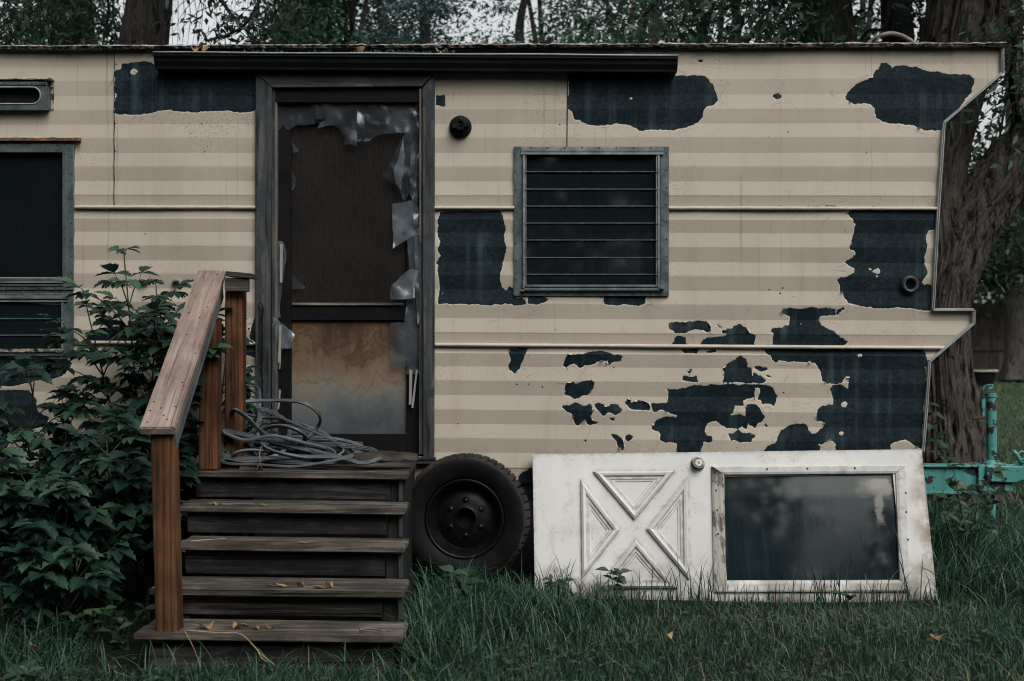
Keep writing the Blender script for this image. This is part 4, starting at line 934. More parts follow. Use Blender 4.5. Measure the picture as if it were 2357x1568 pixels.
# ------------------------------------------------------------------ STEPS
YT = [-.62, -.87, -1.12, -1.385, -1.655]
T = [  # left x, right x at the nosing, y of the top front edge left/right
 (416, 937, 1084.5, 1092, .62), (404, 931, 1166, 1173.5, .27), (402, 929.5, 1253, 1260.5, .27), (342, 928.5, 1356, 1363.5, .285), (307, 925, 1458, 1466.5, .285)]
steps = thing('wooden_steps', (PX(670, -1.2), -1.2, -.05), 'weathered dark wooden steps with a sloping handrail, leading up to the trailer door', 'steps')
for i, (xl, xr, yl, yr, dp) in enumerate(T):
    Yf = YT[i]; a, b = P(xl, yl, Yf), P(xr, yr, Yf); th = .026; dz = b.z - a.z
    zt = (a.z + b.z) / 2; nb = 2 if i else 4; bw = dp / nb; par = steps; first = None
    for k in range(nb):
        ya = Yf + k * bw + (.0035 if k else 0); yb_ = Yf + (k + 1) * bw - .0035
        mb = MB(); jx = random.uniform(-.006, .006) if k else 0
        mb.box((a.x + jx, ya, zt - th + random.uniform(-.0015, .0015)), (b.x + jx * .5, yb_, zt + (random.uniform(-.003, .002) if k else 0)), dz)
        o = mb.build('tread' if k == 0 else 'board', m_tread, steps if k == 0 else first, bevel=.004, seg=2)
        if k == 0: first = o
    # riser board under the nosing and the dark uprights beside it
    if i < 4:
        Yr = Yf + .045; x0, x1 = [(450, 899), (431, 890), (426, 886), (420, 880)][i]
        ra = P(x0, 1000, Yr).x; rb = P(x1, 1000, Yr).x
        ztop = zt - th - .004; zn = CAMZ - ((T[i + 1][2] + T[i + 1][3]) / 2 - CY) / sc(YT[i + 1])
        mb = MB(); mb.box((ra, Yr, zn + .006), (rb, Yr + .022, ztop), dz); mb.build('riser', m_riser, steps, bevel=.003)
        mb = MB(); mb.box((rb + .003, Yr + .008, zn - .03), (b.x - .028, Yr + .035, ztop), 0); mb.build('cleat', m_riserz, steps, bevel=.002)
mb = MB(); Yr = YT[4] + .05; mb.box((P(345, 0, Yr).x, Yr, -.07), (P(905, 0, Yr).x, Yr + .022, .05)); mb.build('riser', m_riser, steps, bevel=.003)
# side stringers
for xs_, side in ((PX(922, -.9) - .004, 1), (PX(404, -1.3) + .03, -1)):
    mb = MB(); lp_ = []
    for i in range(5):
        z_ = CAMZ - ((T[i][2] + T[i][3]) / 2 - CY) / sc(YT[i]) - .032
        lp_ += [(xs_, YT[i] + .03, z_)]
        lp_ = lp_
    outl = [(xs_, -.02, lp_[0][2])]
    for i in range(5):
        outl.append((xs_, YT[i] + .06, lp_[i][2]))
        nz = lp_[i + 1][2] if i < 4 else -.07
        outl.append((xs_, YT[i] + .06, nz))
    outl += [(xs_, -1.3, -.07), (xs_, -.02, -.07)]
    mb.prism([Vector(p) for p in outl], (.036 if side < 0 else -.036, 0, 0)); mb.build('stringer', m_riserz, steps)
for i in range(4):   # right-hand strips seen edge on
    Yr = YT[i] + .04; a = P(920, 0, Yr); zt = PZ(T[i][3], YT[i]) - .03; zn = PZ(T[i + 1][3], YT[i + 1])
    mb = MB(); mb.box((P(918, 0, Yr).x, Yr - .012, zn + .002), (P(927, 0, Yr).x, Yr + .004, zt)); mb.build('side_strip', M_wood('bluish_strip', (.015, .02, .023), (.035, .045, .05), (.07, .08, .085), 'Z', 1) if i == 0 else bpy.data.materials['bluish_strip'], steps, bevel=.001)
# handrail posts
def post(name, b, t, wx, wy, m, bev=.006):
    b, t = Vector(b), Vector(t); x = Vector((wx / 2, 0, 0)); y = Vector((0, wy, 0))
    n = 14; vs_ = []; fs_ = []
    for i in range(n + 1):
        c = b.lerp(t, i / n)
        vs_ += [c - x, c + x, c + x + y, c - x + y]
        if i: q = 4 * (i - 1); fs_ += [(q + j, q + (j + 1) % 4, q + 4 + (j + 1) % 4, q + 4 + j) for j in range(4)]
    fs_ += [(3, 2, 1, 0), tuple(4 * n + j for j in range(4))]
    bm_ = MB(); 
    return bm_.hexa([b - x, b + x, b + x + y, b - x + y, t - x, t + x, t + x + y, t - x + y]).build(name, m, steps, bevel=bev, seg=2)
Y0 = YT[4] + .035
zb = PZ(1461, Y0)
post('post', (PX(384, Y0), Y0, zb), (PX(371, Y0), Y0, PZ(985, Y0)), .089, .089, m_post)
Y1 = YT[0] + .03
post('post', (PX(478, Y1), Y1, PZ(1083, Y1)), (PX(480, Y1), Y1, PZ(735, Y1)), .089, .089, m_post)
Y2 = -.42
post('post', (PX(537, Y2), Y2, PZ(1075, Y2)), (PX(538.5, Y2), Y2, PZ(668, Y2)), .089, .089, m_post)
# sloping cap board and the rail beneath it
A_ = Vector((PX(361.5, -1.66), -1.66, PZ(984, -1.66))); B_ = Vector((PX(486.5, -.33), -.33, PZ(622, -.33)))
d = (B_ - A_); Ln = d.length; xd = d.normalized(); yd = Vector((0, 0, 1)).cross(xd).normalized(); zd = xd.cross(yd)
Mx = Matrix((xd, yd, zd)).transposed().to_4x4(); Mx.translation = A_
w_ = .138; mb = MB(); mb.box((0, -w_ / 2, -.036), (Ln, w_ / 2, 0)); hr = mb.build('handrail', m_cap, steps, bevel=.005, seg=2, mat=Mx, label='bleached pinkish handrail cap')
mb = MB(); mb.box((.03, -w_ / 2 + .008, -.036 - .088), (Ln - .06, -w_ / 2 + .046, -.0365)); mb.build('under_rail', m_rail2, steps, bevel=.003, mat=Mx)
for u, v in [(.04, .045), (.06, -.03), (.13, .05), (.15, .01), (.16, -.045), (.33, -.05), (.36, -.04), (.62, -.055), (.8, .01), (.97, -.02), (1.02, .035), (1.08, -.04), (1.42, .03), (1.45, -.035), (.09, -.01), (.2, .048)]:
    mb = MB(); mb.tube([(u, v, -.001), (u, v, .0008)], .0045, 8); mb.build('nail', m_black, hr, mat=Mx)
# short level rail from the rear post to the doorway
Y3 = -.47
mb = MB(); a, b = P(517, 640, Y3), P(571, 671, Y3); mb.box((a.x, Y3, a.z), (b.x, Y3 + .04, b.z), -.003); mb.build('cross_rail', m_cut, steps, bevel=.003)
mb = MB(); a, b = P(519, 626.5, Y3 - .012), P(578, 637, Y3 - .012); mb.box((a.x, Y3 - .012, a.z), (b.x, Y3 + .13, b.z - .003), -.012); mb.build('cross_cap', m_tread, steps, bevel=.003)

# ------------------------------------------------------------------ WHEEL leaning by the steps
Rw = .33
wc = P(1073, 1192, -.14)
wheel = thing('spare_wheel', (wc.x, wc.y, wc.z - Rw), 'old black wheel with a rusty rim standing between the steps and the white door', 'wheel')
Mw = Matrix.Translation(wc) @ Matrix.Rotation(R(-4), 4, 'X') @ Matrix.Rotation(R(-5), 4, 'Z')
NS = 288
tp = [(.19, -.052), (.196, -.070), (.21, -.079), (.245, -.088), (.268, -.090), (.285, -.086), (.2945, -.078), (.2975, -.074), (.304, -.066), (.309, -.050), (.312, -.020), (.312, .02), (.309, .05), (.304, .066), (.2945, .078), (.268, .090), (.24, .086), (.212, .07), (.205, .05)]
def tread(i, j):
    if 7 <= j <= 13 and i % 6 == 0: return .962
    return 1
mb = MB(); mb.lathe([(r, h) for r, h in tp], (0, 0, 0), 'Y', NS, tread); mb.v = [tuple(c * Rw / .312 for c in v) for v in mb.v]; tyre = mb.build('tyre', m_tyre, wheel, smooth=True, auto=28, mat=Mw)
mb = MB(); mb.lathe([(.212, -.064), (.2135, -.070), (.208, -.074), (.200, -.071), (.197, -.060), (.190, -.045), (.176, -.022), (.172, .005), (.166, .012), (.150, .004), (.12, -.012), (.085, -.022), (.062, -.022), (.056, -.026), (.053, -.022), (.052, .05)], (0, 0, 0), 'Y', 72)
mb.v = [(v[0] * .94, v[1], v[2] * .94) for v in mb.v]; rim = mb.build('rim', m_rim, wheel, smooth=True, auto=50, mat=Mw)
mb = MB(); mb.lathe([(0, .045), (.054, .045)], (0, 0, 0), 'Y', 24); mb.build('hub_hole', m_dark, rim, mat=Mw)
for k in range(6):
    a = R(30 + 60 * k); mb = MB(); mb.lathe([(.0, -.026), (.007, -.026), (.010, -.023), (.018, -.019), (.021, -.010)], (.088 * math.cos(a), 0, .088 * math.sin(a)), 'Y', 14); mb.build('wheel_nut', m_rim, rim, smooth=True, mat=Mw)
def text_on(txt, size, ang, rad, par, Mx_, m):
    cu = bpy.data.curves.new('lettering', 'FONT'); cu.body = txt; cu.size = size; cu.extrude = .0016; cu.align_x = 'CENTER'; cu.align_y = 'CENTER'
    to = bpy.data.objects.new('lettering_source', cu); COL.objects.link(to)
    dg = bpy.context.evaluated_depsgraph_get(); me = bpy.data.meshes.new_from_object(to.evaluated_get(dg)); bpy.data.objects.remove(to)
    me.materials.clear(); me.materials.append(m)
    o = bpy.data.objects.new('lettering', me); link(o, par); ORG[o.name] = ORG[par.name]
    o.matrix_local = wm(par).inverted() @ Mx_ @ Matrix.Rotation(-ang, 4, 'Y') @ Matrix.Translation((rad * 1.032, -.0935, 0)) @ Matrix.Rotation(R(90), 4, 'X') @ Matrix.Rotation(R(-90), 4, 'Z')
text_on('7.00-15', .030, R(-22), .262, tyre, Mw, m_tyre); text_on('7.00-15', .030, R(72), .262, tyre, Mw, m_tyre)
# ------------------------------------------------------------------ WHITE DOOR leaning on the wall
ZB, YB, ZT, YTp = PZ(1391, -.29), -.29, PZ(1040, -.075), -.075
U = Vector((0, YTp - YB, ZT - ZB)); HV = U.length; U.normalize(); NRM = Vector((0, -U.z, U.y)); XD = Vector((1, 0, 0)); LEN = 2.012
roll = R(.75)
XL = (PX(1231, -.2))
Md = Matrix((XD, -NRM, U)).transposed().to_4x4(); Md.translation = Vector((XL, YB, ZB))
Md = Matrix.Translation((XL + 1, YB, ZB)) @ Matrix.Rotation(-roll, 4, 'Y') @ Matrix.Translation((-XL - 1, -YB, -ZB)) @ Md
# local: x along the length, y into the slab (front face y=0), z up the slab
wdoor = thing('white_door', (XL + 1, YB, ZB), 'grimy white door lying on its long side against the trailer, with crossbuck moulding and a window', 'door')
Mi = Md.inverted()
def D2(x, y):
    """point on the face of the slab seen at survey pixel"""
    o = Vector((0, -DIST, CAMZ)); r = Vector(((x - CX) / FP, 1, -(y - CY) / FP))
    o2 = Mi @ o; r2 = Mi.to_3x3() @ r; t_ = -o2.y / r2.y; p = o2 + r2 * t_; return Vector((p.x, 0, p.z))
def grime_attr(o, fn):
    me = o.data; at = me.attributes.new('grime', 'FLOAT', 'POINT')
    at.data.foreach_set('value', [fn(v.co) for v in me.vertices])
TRI = [[(1368, 1087.5), (1550, 1086), (1460, 1195)], [(1338, 1108), (1424, 1221), (1341, 1327)], [(1581, 1103), (1490, 1219), (1584, 1331)], [(1462, 1244), (1555, 1353), (1376, 1354.5)]]
TRI = [[D2(*p) for p in t_] for t_ in TRI]
def dseg(p, a, b):
    e = b - a; t_ = max(0, min(1, (p - a).dot(e) / e.dot(e))); return (p - a - e * t_).length
nu, nv = 250, 96; vs_ = []
for j in range(nv + 1):
    for i in range(nu + 1): vs_.append((LEN * i / nu, .0, HV * j / nv))
fs_ = [(j * (nu + 1) + i, j * (nu + 1) + i + 1, (j + 1) * (nu + 1) + i + 1, (j + 1) * (nu + 1) + i) for j in range(nv) for i in range(nu)]
wa, wb = D2(1655, 1085), D2(2080, 1345)
fs_ = [f for f in fs_ if not all(wa.x < vs_[k][0] < wb.x and wb.z < vs_[k][2] < wa.z for k in f)]
mb = MB(); mb.add(vs_, fs_)
dt = .042
def sidebox(x0, z0, x1, z1, y0=.0008, y1=dt): mb.box((x0, y0, z0), (x1, y1, z1))
sidebox(0, 0, LEN, wb.z - .004); sidebox(0, wa.z + .004, LEN, HV); sidebox(0, wb.z - .004, wa.x - .004, wa.z + .004); sidebox(wb.x + .004, wb.z - .004, LEN, wa.z + .004)
slab = mb.build('slab', m_white, wdoor, mat=Md)
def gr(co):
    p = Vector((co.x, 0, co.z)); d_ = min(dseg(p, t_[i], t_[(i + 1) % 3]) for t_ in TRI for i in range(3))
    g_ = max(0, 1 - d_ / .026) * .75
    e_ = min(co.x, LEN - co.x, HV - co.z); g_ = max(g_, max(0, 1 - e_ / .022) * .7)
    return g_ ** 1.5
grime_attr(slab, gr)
def moulding(tri, name):
    c = sum(tri, Vector()) / 3
    prof_ = [(-.004, .0), (-.002, .015), (.008, .024), (.019, .021), (.024, .012), (.027, .010), (.036, .0105), (.040, .005), (.049, .004), (.051, .0)]
    m_ = MB(); nv_ = len(prof_); vs2 = []
    ins_ = []
    for i in range(3):
        p, a, b = tri[i], tri[i - 1], tri[(i + 1) % 3]
        e0 = (p - a).normalized(); e1 = (b - p).normalized(); bis = (e1 - e0).normalized()
        s_ = math.sin(math.acos(max(-1, min(1, (-e0).dot(e1)))) / 2)
        for off, h in prof_: vs2.append(p + bis * (off / s_) + Vector((0, -h, 0)))
    m_.add(vs2, [(i * nv_ + k, i * nv_ + k + 1, ((i + 1) % 3) * nv_ + k + 1, ((i + 1) % 3) * nv_ + k) for i in range(3) for k in range(nv_ - 1)])
    # subdivide along for the grime
    o = m_.build(name, m_whframe, wdoor, mat=Md)
    bm = bmesh.new(); bm.from_mesh(o.data)
    long_ = [e for e in bm.edges if e.calc_length() > .08]; bmesh.ops.subdivide_edges(bm, edges=long_, cuts=24, use_grid_fill=True); bmesh.ops.triangulate(bm, faces=bm.faces); bm.to_mesh(o.data); bm.free()
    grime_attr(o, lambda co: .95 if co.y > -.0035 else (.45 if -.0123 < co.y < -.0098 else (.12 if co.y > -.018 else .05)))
    return o
for t_ in TRI: moulding(t_, 'crossbuck_moulding')
m_flaked = M_flaked('flaked_white_wood')
def bars(outer, inner, hgt, name):
    o_, i_ = [D2(*p) for p in outer], [D2(*p) for p in inner]
    for k in range(4):
        a, b, c, d_ = o_[k], o_[(k + 1) % 4], i_[(k + 1) % 4], i_[k]
        off = Vector((0, -hgt, 0)); mb = MB()
        e = (b - a).normalized() * .0012
        N_ = 30; vs2 = []; 
        for q in range(N_ + 1):
            f = q / N_; pa = (a + e).lerp(b - e, f); pb = (d_ + e).lerp(c - e, f); m1 = pa.lerp(pb, .12); m2 = pa.lerp(pb, .7); m3 = pa.lerp(pb, .95)
            w1 = mnoise.noise(pa * 25) * .0012
            vs2 += [pa, pa + off * .8, m1 + off * (1 + w1), m2 + off * .85, m3 + off * .5, pb + off * .15, pb + Vector((0, .012, 0))]
        mb.add(vs2, [(q * 7 + r_, q * 7 + r_ + 1, q * 7 + r_ + 8, q * 7 + r_ + 7) for q in range(N_) for r_ in range(6)] + [tuple(range(7)), tuple(N_ * 7 + 6 - r_ for r_ in range(7))])
        left = (k == 3); ob = mb.build(name, m_flaked if left else m_whframe, wdoor, mat=Md)
        grime_attr(ob, lambda co: min(1, (1.0 if left else .45) * (.45 + 1.3 * max(0, mnoise.noise(co * 13))) + (.5 if co.y > -hgt * .3 else 0)))
bars([(1637, 1074), (2084, 1072), (2091, 1362), (1643, 1364)], [(1667, 1094), (2060, 1091), (2070, 1335), (1671, 1336)], .016, 'window_frame')
q0, q1 = D2(1667, 1335), D2(2062, 1093); m_glass2 = M_glass('dusty_door_glass_painted_reflection', (.006, .0135, .0165), .035, .09, ((q0.x, q0.z), (q1.x, q1.z)))
g0 = [D2(1655, 1085), D2(2080, 1085), D2(2080, 1345), D2(1655, 1345)]
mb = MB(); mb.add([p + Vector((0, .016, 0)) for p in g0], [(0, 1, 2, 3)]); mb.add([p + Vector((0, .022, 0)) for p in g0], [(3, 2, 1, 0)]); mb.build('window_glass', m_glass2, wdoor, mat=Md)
mb = MB(); a, b = D2(1667, 1092), D2(2062, 1095); mb.box((a.x, .004, a.z - .012), (b.x, .012, a.z - .002)); mb.build('glazing_strip', M_wood('dried_glazing_putty', (.03, .025, .02), (.16, .13, .105), (.3, .26, .22), 'X', 1), wdoor, mat=Md)
kc = D2(1605, 1069.5)
mb = MB(); mb.lathe([(0, -.058), (.018, -.058), (.021, -.054), (.0245, -.048), (.0262, -.036), (.0245, -.028), (.0185, -.022), (.0185, -.016), (.032, -.012), (.0375, -.006), (.0385, .0)], kc, 'Y', 40)
kn = mb.build('door_knob', M_plain('brushed_steel_knob', (.42, .42, .41), .28, .95, .2, 20), wdoor, smooth=True, auto=35, mat=Md)
mb = MB(); mb.lathe([(0, -.0605), (.0065, -.0605), (.0078, -.0575)], kc, 'Y', 20); mb.build('key_cylinder', M_plain('key_cylinder_metal', (.2, .19, .17), .35, .9, .2), kn, mat=Md)
for x, y in [(1764, 1081), (1857, 1080), (1966, 1079), (1647, 1130), (1650, 1176), (1652, 1230), (2083, 1136), (2088, 1243), (2084, 1180)]:
    p = D2(x, y) + Vector((0, -.016, 0)); mb = MB(); mb.lathe([(0, -.003), (.004, -.0025), (.0055, 0)], p, 'Y', 10); mb.build('screw', m_screw, wdoor, mat=Md)
# ------------------------------------------------------------------ CABLE HEAP on the landing
def catmull(pts, n=10, closed=False):
    out = []; m = len(pts); pts = [Vector(p) for p in pts]
    for i in range(m if closed else m - 1):
        g = lambda k: pts[k % m] if closed else pts[max(0, min(m - 1, k))]
        p0, p1, p2, p3 = g(i - 1), g(i), g(i + 1), g(i + 2)
        for j in range(n):
            t = j / n
            out.append(.5 * ((2 * p1) + (p2 - p0) * t + (2 * p0 - 5 * p1 + 4 * p2 - p3) * t * t + (3 * p1 - p0 - 3 * p2 + p3) * t ** 3))
    if not closed: out.append(pts[-1])
    return out
LZ = PZ(1088, YT[0]) + .004
rc = random.Random(11); cpts = []
TR = [  # the visible runs of cable, surveyed one after the other
 ([(0,1250),(130,1232),(300,1225),(450,1225),(560,1245),(640,1300),(665,1350),(650,1400),(600,1460),(520,1505),(420,1530),(330,1525),(290,1480),(285,1430),(310,1395),(380,1375),(480,1380),(600,1420)], -.40, -.24),
 ([(760,1500),(850,1545),(900,1600),(840,1640),(700,1640),(560,1610),(440,1560),(330,1500),(230,1420),(150,1340),(70,1290)], -.30, -.45),
 ([(40,1330),(35,1390),(70,1440),(120,1470),(180,1455),(225,1400),(242,1330),(215,1260),(160,1228),(100,1240),(50,1290)], -.36, -.30),
 ([(60,1400),(75,1330),(95,1260),(115,1200),(140,1150),(175,1120),(212,1118),(236,1155),(242,1240),(225,1330)], -.22, -.2),
 ([(180,1420),(120,1470),(60,1500),(0,1515),(-60,1560),(20,1600),(200,1612),(380,1590),(500,1540),(560,1480),(500,1430),(400,1400),(300,1410),(240,1440),(236,1500),(300,1560),(420,1600),(560,1625)], -.28, -.48),
 ([(700,1630),(800,1600),(820,1560),(760,1510),(640,1450),(520,1400),(400,1350),(300,1345),(200,1330),(110,1310),(60,1330)], -.44, -.26),
 ([(30,1400),(10,1480),(60,1540),(180,1560),(330,1555),(480,1570),(640,1590),(760,1620)], -.33, -.38),
 ([(720,1650),(560,1650),(400,1630),(220,1640),(60,1620),(-20,1590),(40,1550),(200,1530),(420,1540),(600,1560),(720,1600)], -.46, -.3),
 ([(690,1600),(520,1560),(330,1600),(150,1610),(-10,1560),(120,1505),(300,1520),(520,1590),(700,1560),(560,1520),(330,1470),(140,1500),(30,1440)], -.3, -.46),
 ([(820,1625),(640,1580),(460,1590),(260,1630),(60,1640),(10,1600),(160,1580),(360,1620),(560,1650),(760,1600),(640,1530),(420,1500),(260,1560)], -.44, -.33),
 ([(640,1640),(480,1655),(300,1650),(120,1640),(60,1600),(150,1570),(330,1580),(520,1610),(680,1600)], -.36, -.5)]
for pl_, ya, yb in TR:
    for i_, (dx, dy) in enumerate(Z('B2', pl_)):
        Yq = ya + (yb - ya) * i_ / max(1, len(pl_) - 1) + .05 * math.sin(i_ * 1.1) + rc.uniform(-.01, .01)
        cpts.append(P(dx, dy, max(YT[0] + .05, Yq)))
for px_, py_, Y, rx, rz in [(600, 1000, -.3, .15, .11), (690, 1035, -.36, .30, .055), (650, 1020, -.3, .24, .085), (730, 1046, -.42, .29, .04), (580, 1030, -.42, .16, .06)]:
    c = P(px_, py_, Y)
    for j in range(13):
        a = 2 * math.pi * j / 9 + px_; cpts.append(Vector((c.x + rx * math.cos(a) * rc.uniform(.93, 1.05), max(YT[0] + .05, Y + .07 * math.sin(a)), c.z + rz * math.sin(a) * rc.uniform(.9, 1.1))))
cpts += [P(760, 1052, -.5), P(830, 1066, -.52), P(868, 1058, -.5), P(875, 1050, -.42), P(840, 1046, -.4), P(760, 1062, -.55), P(680, 1074, -.57), P(600, 1070, -.56), P(520, 1066, -.52), P(505, 1045, -.42), P(540, 1055, -.4)]
cpts = [Vector((p.x, p.y, max(p.z, LZ + .012))) for p in cpts]
path = catmull(cpts, 14)
mb = MB(); w2, t2 = .0112, .0062
mb.sweep(path, [(w2, t2 * .6), (w2 * .66, t2), (w2 * .36, t2 * .62), (0, t2 * 1.05), (-w2 * .36, t2 * .62), (-w2 * .66, t2), (-w2, t2 * .6), (-w2, -t2 * .6), (-w2 * .66, -t2), (-w2 * .36, -t2 * .62), (0, -t2 * 1.05), (w2 * .36, -t2 * .62), (w2 * .66, -t2), (w2, -t2 * .6)], up=(.1, -.45, .9))
cab = mb.build('cable', m_cable, None, smooth=True, auto=40, loc=(PX(670, -.35), -.35, LZ))
tag(cab, 'tangled heap of flat grey cable in big loops on the top step', 'cable')
# a low pot, a curled piece of bark and a wood offcut also lie on the landing
c = P(800, 1038, -.17); c.z = LZ
bowl = thing('flower_pot', c, 'small mossy clay pot half hidden behind the cable heap by the door', 'pot')
mb = MB(); mb.lathe([(.0, 0), (.052, 0), (.068, .05), (.074, .085), (.078, .086), (.078, .102), (.069, .102), (.064, .085)], c, 'Z', 36); mb.build('pot', M_plain('mossy_clay', (.075, .07, .04), .8, 0, .5, 30), bowl, smooth=True, auto=40)
mb = MB(); mb.lathe([(.0, .088), (.066, .086)], c, 'Z', 24); mb.build('potting_soil', M_plain('dry_soil', (.10, .075, .04), .95, 0, .6, 60), bowl)
c = P(885, 1050, -.42); c.z = LZ
mb = MB(); NR_ = 26; vs_ = []
for i in range(NR_):
    u = i / (NR_ - 1); 
    for j in range(17):
        a = -.5 + 3.7 * j / 16; rr_ = .042 * (1 + .35 * j / 16) * (.75 + .35 * math.sin(3.1 * u + .3))
        x = -.15 + .31 * u; vs_.append((c.x + x, c.y + rr_ * math.cos(a) * 1.25 + .05 * u, c.z + .036 + rr_ * math.sin(a) * .78 + .006 * mnoise.noise(Vector((u * 6, j * .4, 2)))))
fs_ = [(i * 17 + j, i * 17 + j + 1, (i + 1) * 17 + j + 1, (i + 1) * 17 + j) for i in range(NR_ - 1) for j in range(16)]
mb.add(vs_, fs_); brk = mb.build('bark_piece', M_wood('curled_bark', (.012, .010, .008), (.036, .030, .024), (.085, .073, .06), 'X', .8, .3, .6), None, smooth=True, loc=c)
sol = brk.modifiers.new('thick', 'SOLIDIFY'); sol.thickness = .004
tag(brk, 'curled grey piece of bark lying at the right end of the top step', 'bark')
a = P(548, 1081, -.56); mb = MB(); mb.hexa([a, a + Vector((.12, .004, 0)), a + Vector((.11, .06, 0)), a + Vector((-.005, .055, 0)), a + Vector((.012, .004, .028)), a + Vector((.095, .006, .03)), a + Vector((.1, .055, .024)), a + Vector((.004, .05, .026))])
for i in range(len(mb.v)): v = mb.v[i]; mb.v[i] = (v[0], v[1], v[2] - a.z + LZ - .002)
ob = mb.build('wood_offcut', m_cut, None, bevel=.003, loc=(a.x, a.y, LZ)); tag(ob, 'small dark wood offcut on the top step in front of the cable', 'wood block')
# wire wisp hanging over the nosing
mb = MB(); mb.tube(catmull([P(602, 1027, -.5), P(597, 1048, -.6), P(599, 1062, -.615), P(592, 1078, -.61), P(590, 1086, -.60)], 6), .0032, 6)
ob = mb.build('twig', m_twig, None, smooth=True, loc=P(590, 1086, -.6)); tag(ob, 'thin pale twig standing against the cable heap', 'twig')

# ------------------------------------------------------------------ LITTER: leaves, twigs, straws
def dry_leaf(c, L_, W_, yaw, curl, tilt, label, group, name='dead_leaf'):
    n = 7; vs_ = []; rn = []
    for i in range(n):
        t = i / (n - 1); w_ = W_ * math.sin(math.pi * min(1, t * .94 + .05)) ** .8
        for s_ in (-1, 0, 1):
            x = (t - .5) * L_ * .85; y = s_ * w_ * .8; z = curl * ((t - .5) ** 2) * L_ * .9 + abs(s_) * w_ * (.1 + .4 * math.sin(t * 5 + yaw)) + .004
            vs_.append(Vector((x, y, z)))
    m_ = Matrix.Rotation(yaw, 3, 'Z') @ Matrix.Rotation(tilt, 3, 'X')
    vs_ = [m_ @ v for v in vs_]; zm = min(v.z for v in vs_); vs_ = [Vector(c) + v - Vector((0, 0, zm)) for v in vs_]
    fs_ = [(3 * i + k, 3 * i + k + 1, 3 * i + k + 4, 3 * i + k + 3) for i in range(n - 1) for k in range(2)]
    o = mesh_np(name, [tuple(v) for v in vs_], fs_, m_leafdry, None, {'rnd': [random.random()] * len(vs_)}, True, loc=tuple(c))
    return tag(o, label, 'leaf', group)
def stepz(i, Y): return CAMZ - ((T[i][2] + T[i][3]) / 2 - CY) / sc(YT[i]) + .002
LV = [(4, 472, -1.56, .085, .034, .6, 1.5, 'large crumpled tan dead leaf beside the front post on the bottom step'), (4, 545, -1.55, .06, .02, 2.2, 1.2, 'dark brown curled dead leaf near the middle of the bottom step'),
      (4, 566, -1.5, .05, .016, .2, .8, 'light tan dead leaf at the back of the bottom step'), (4, 588, -1.57, .045, .018, 1.2, 1, 'small rust brown dead leaf amid crumbs on the bottom step'), (4, 622, -1.55, .05, .014, 2.8, 1, 'narrow brown dead leaf right of the crumbs on the bottom step'),
      (3, 622, -1.30, .045, .014, .1, .6, 'pale flat dead leaf towards the left on the fourth step down'), (3, 652, -1.31, .075, .016, -.2, .8, 'long pale twisted dead leaf on the fourth step down'), (3, 692, -1.30, .05, .02, 1.2, 1.4, 'dark shrivelled dead leaf in the middle of the fourth step down'),
      (3, 737, -1.33, .075, .022, .05, .5, 'orange dead leaf on the fourth step down'), (3, 757, -1.31, .045, .024, .9, 2, 'olive curled dead leaf touching the orange leaf'),
      (1, 500, -.80, .05, .018, 2.9, 1, 'tan dead leaf among bark crumbs on the second step'), (1, 609, -.79, .05, .012, .1, .6, 'slim tan dead leaf at the back of the second step'), (2, 700, -1.05, .07, .010, .05, .5, 'thin pale dead leaf strip on the third step')]
for i, x, Y, L_, W_, yaw, curl, lab in LV: dry_leaf((PX(x, Y), Y, stepz(i, Y) + (x - 620) / 2 * -.00002), L_, W_, yaw, curl, random.uniform(-.15, .15), lab, 'dead leaves on the steps')
def stick(pts, r, label, name='twig', m=m_twig, cat='twig', group=None):
    mb = MB(); p_ = catmull(pts, 5); n = len(p_); mb.tube(p_, [r * (1 - .5 * k / n) for k in range(n)], 6)
    o = mb.build(name, m, None, smooth=True, loc=pts[0]); return tag(o, label, cat, group)
def on(i, x, Y, dz=.006): return Vector((PX(x, Y), Y, stepz(i, Y) + dz))
stick([on(1, 478, -.78), on(1, 520, -.8), on(1, 548, -.79), on(1, 585, -.8)], .006, 'pale crooked twig lying on the second step')
stick([on(4, 828, -1.6), on(4, 850, -1.58), on(4, 872, -1.6), on(4, 880, -1.62)], .006, 'mottled short twig at the right end of the bottom step')
stick([on(2, 440, -1.04), on(2, 480, -1.0), on(2, 520, -.99, .01)], .003, 'thin straw lying on the third step', 'straw', m_straw, 'straw')
Yq = -1.75
stick([on(4, 425, -1.62, .01), P(500, 1457, -1.68), P(555, 1460, -1.72), P(600, 1505, -1.9), P(632, 1530, -1.97)], .0026, 'long bent yellow straw from the bottom step into the grass', 'straw', m_straw, 'straw')
stick([P(425, 1452, -1.66), P(445, 1490, -1.72), P(462, 1535, -1.85)], .0014, 'thin straight straw leaning from the post foot into the grass', 'straw', m_straw, 'straw')
stick([P(592, 1495, -1.9), P(602, 1514, -1.92), P(616, 1524, -1.95)], .002, 'short forked straw standing in the grass before the steps', 'straw', m_straw, 'straw')
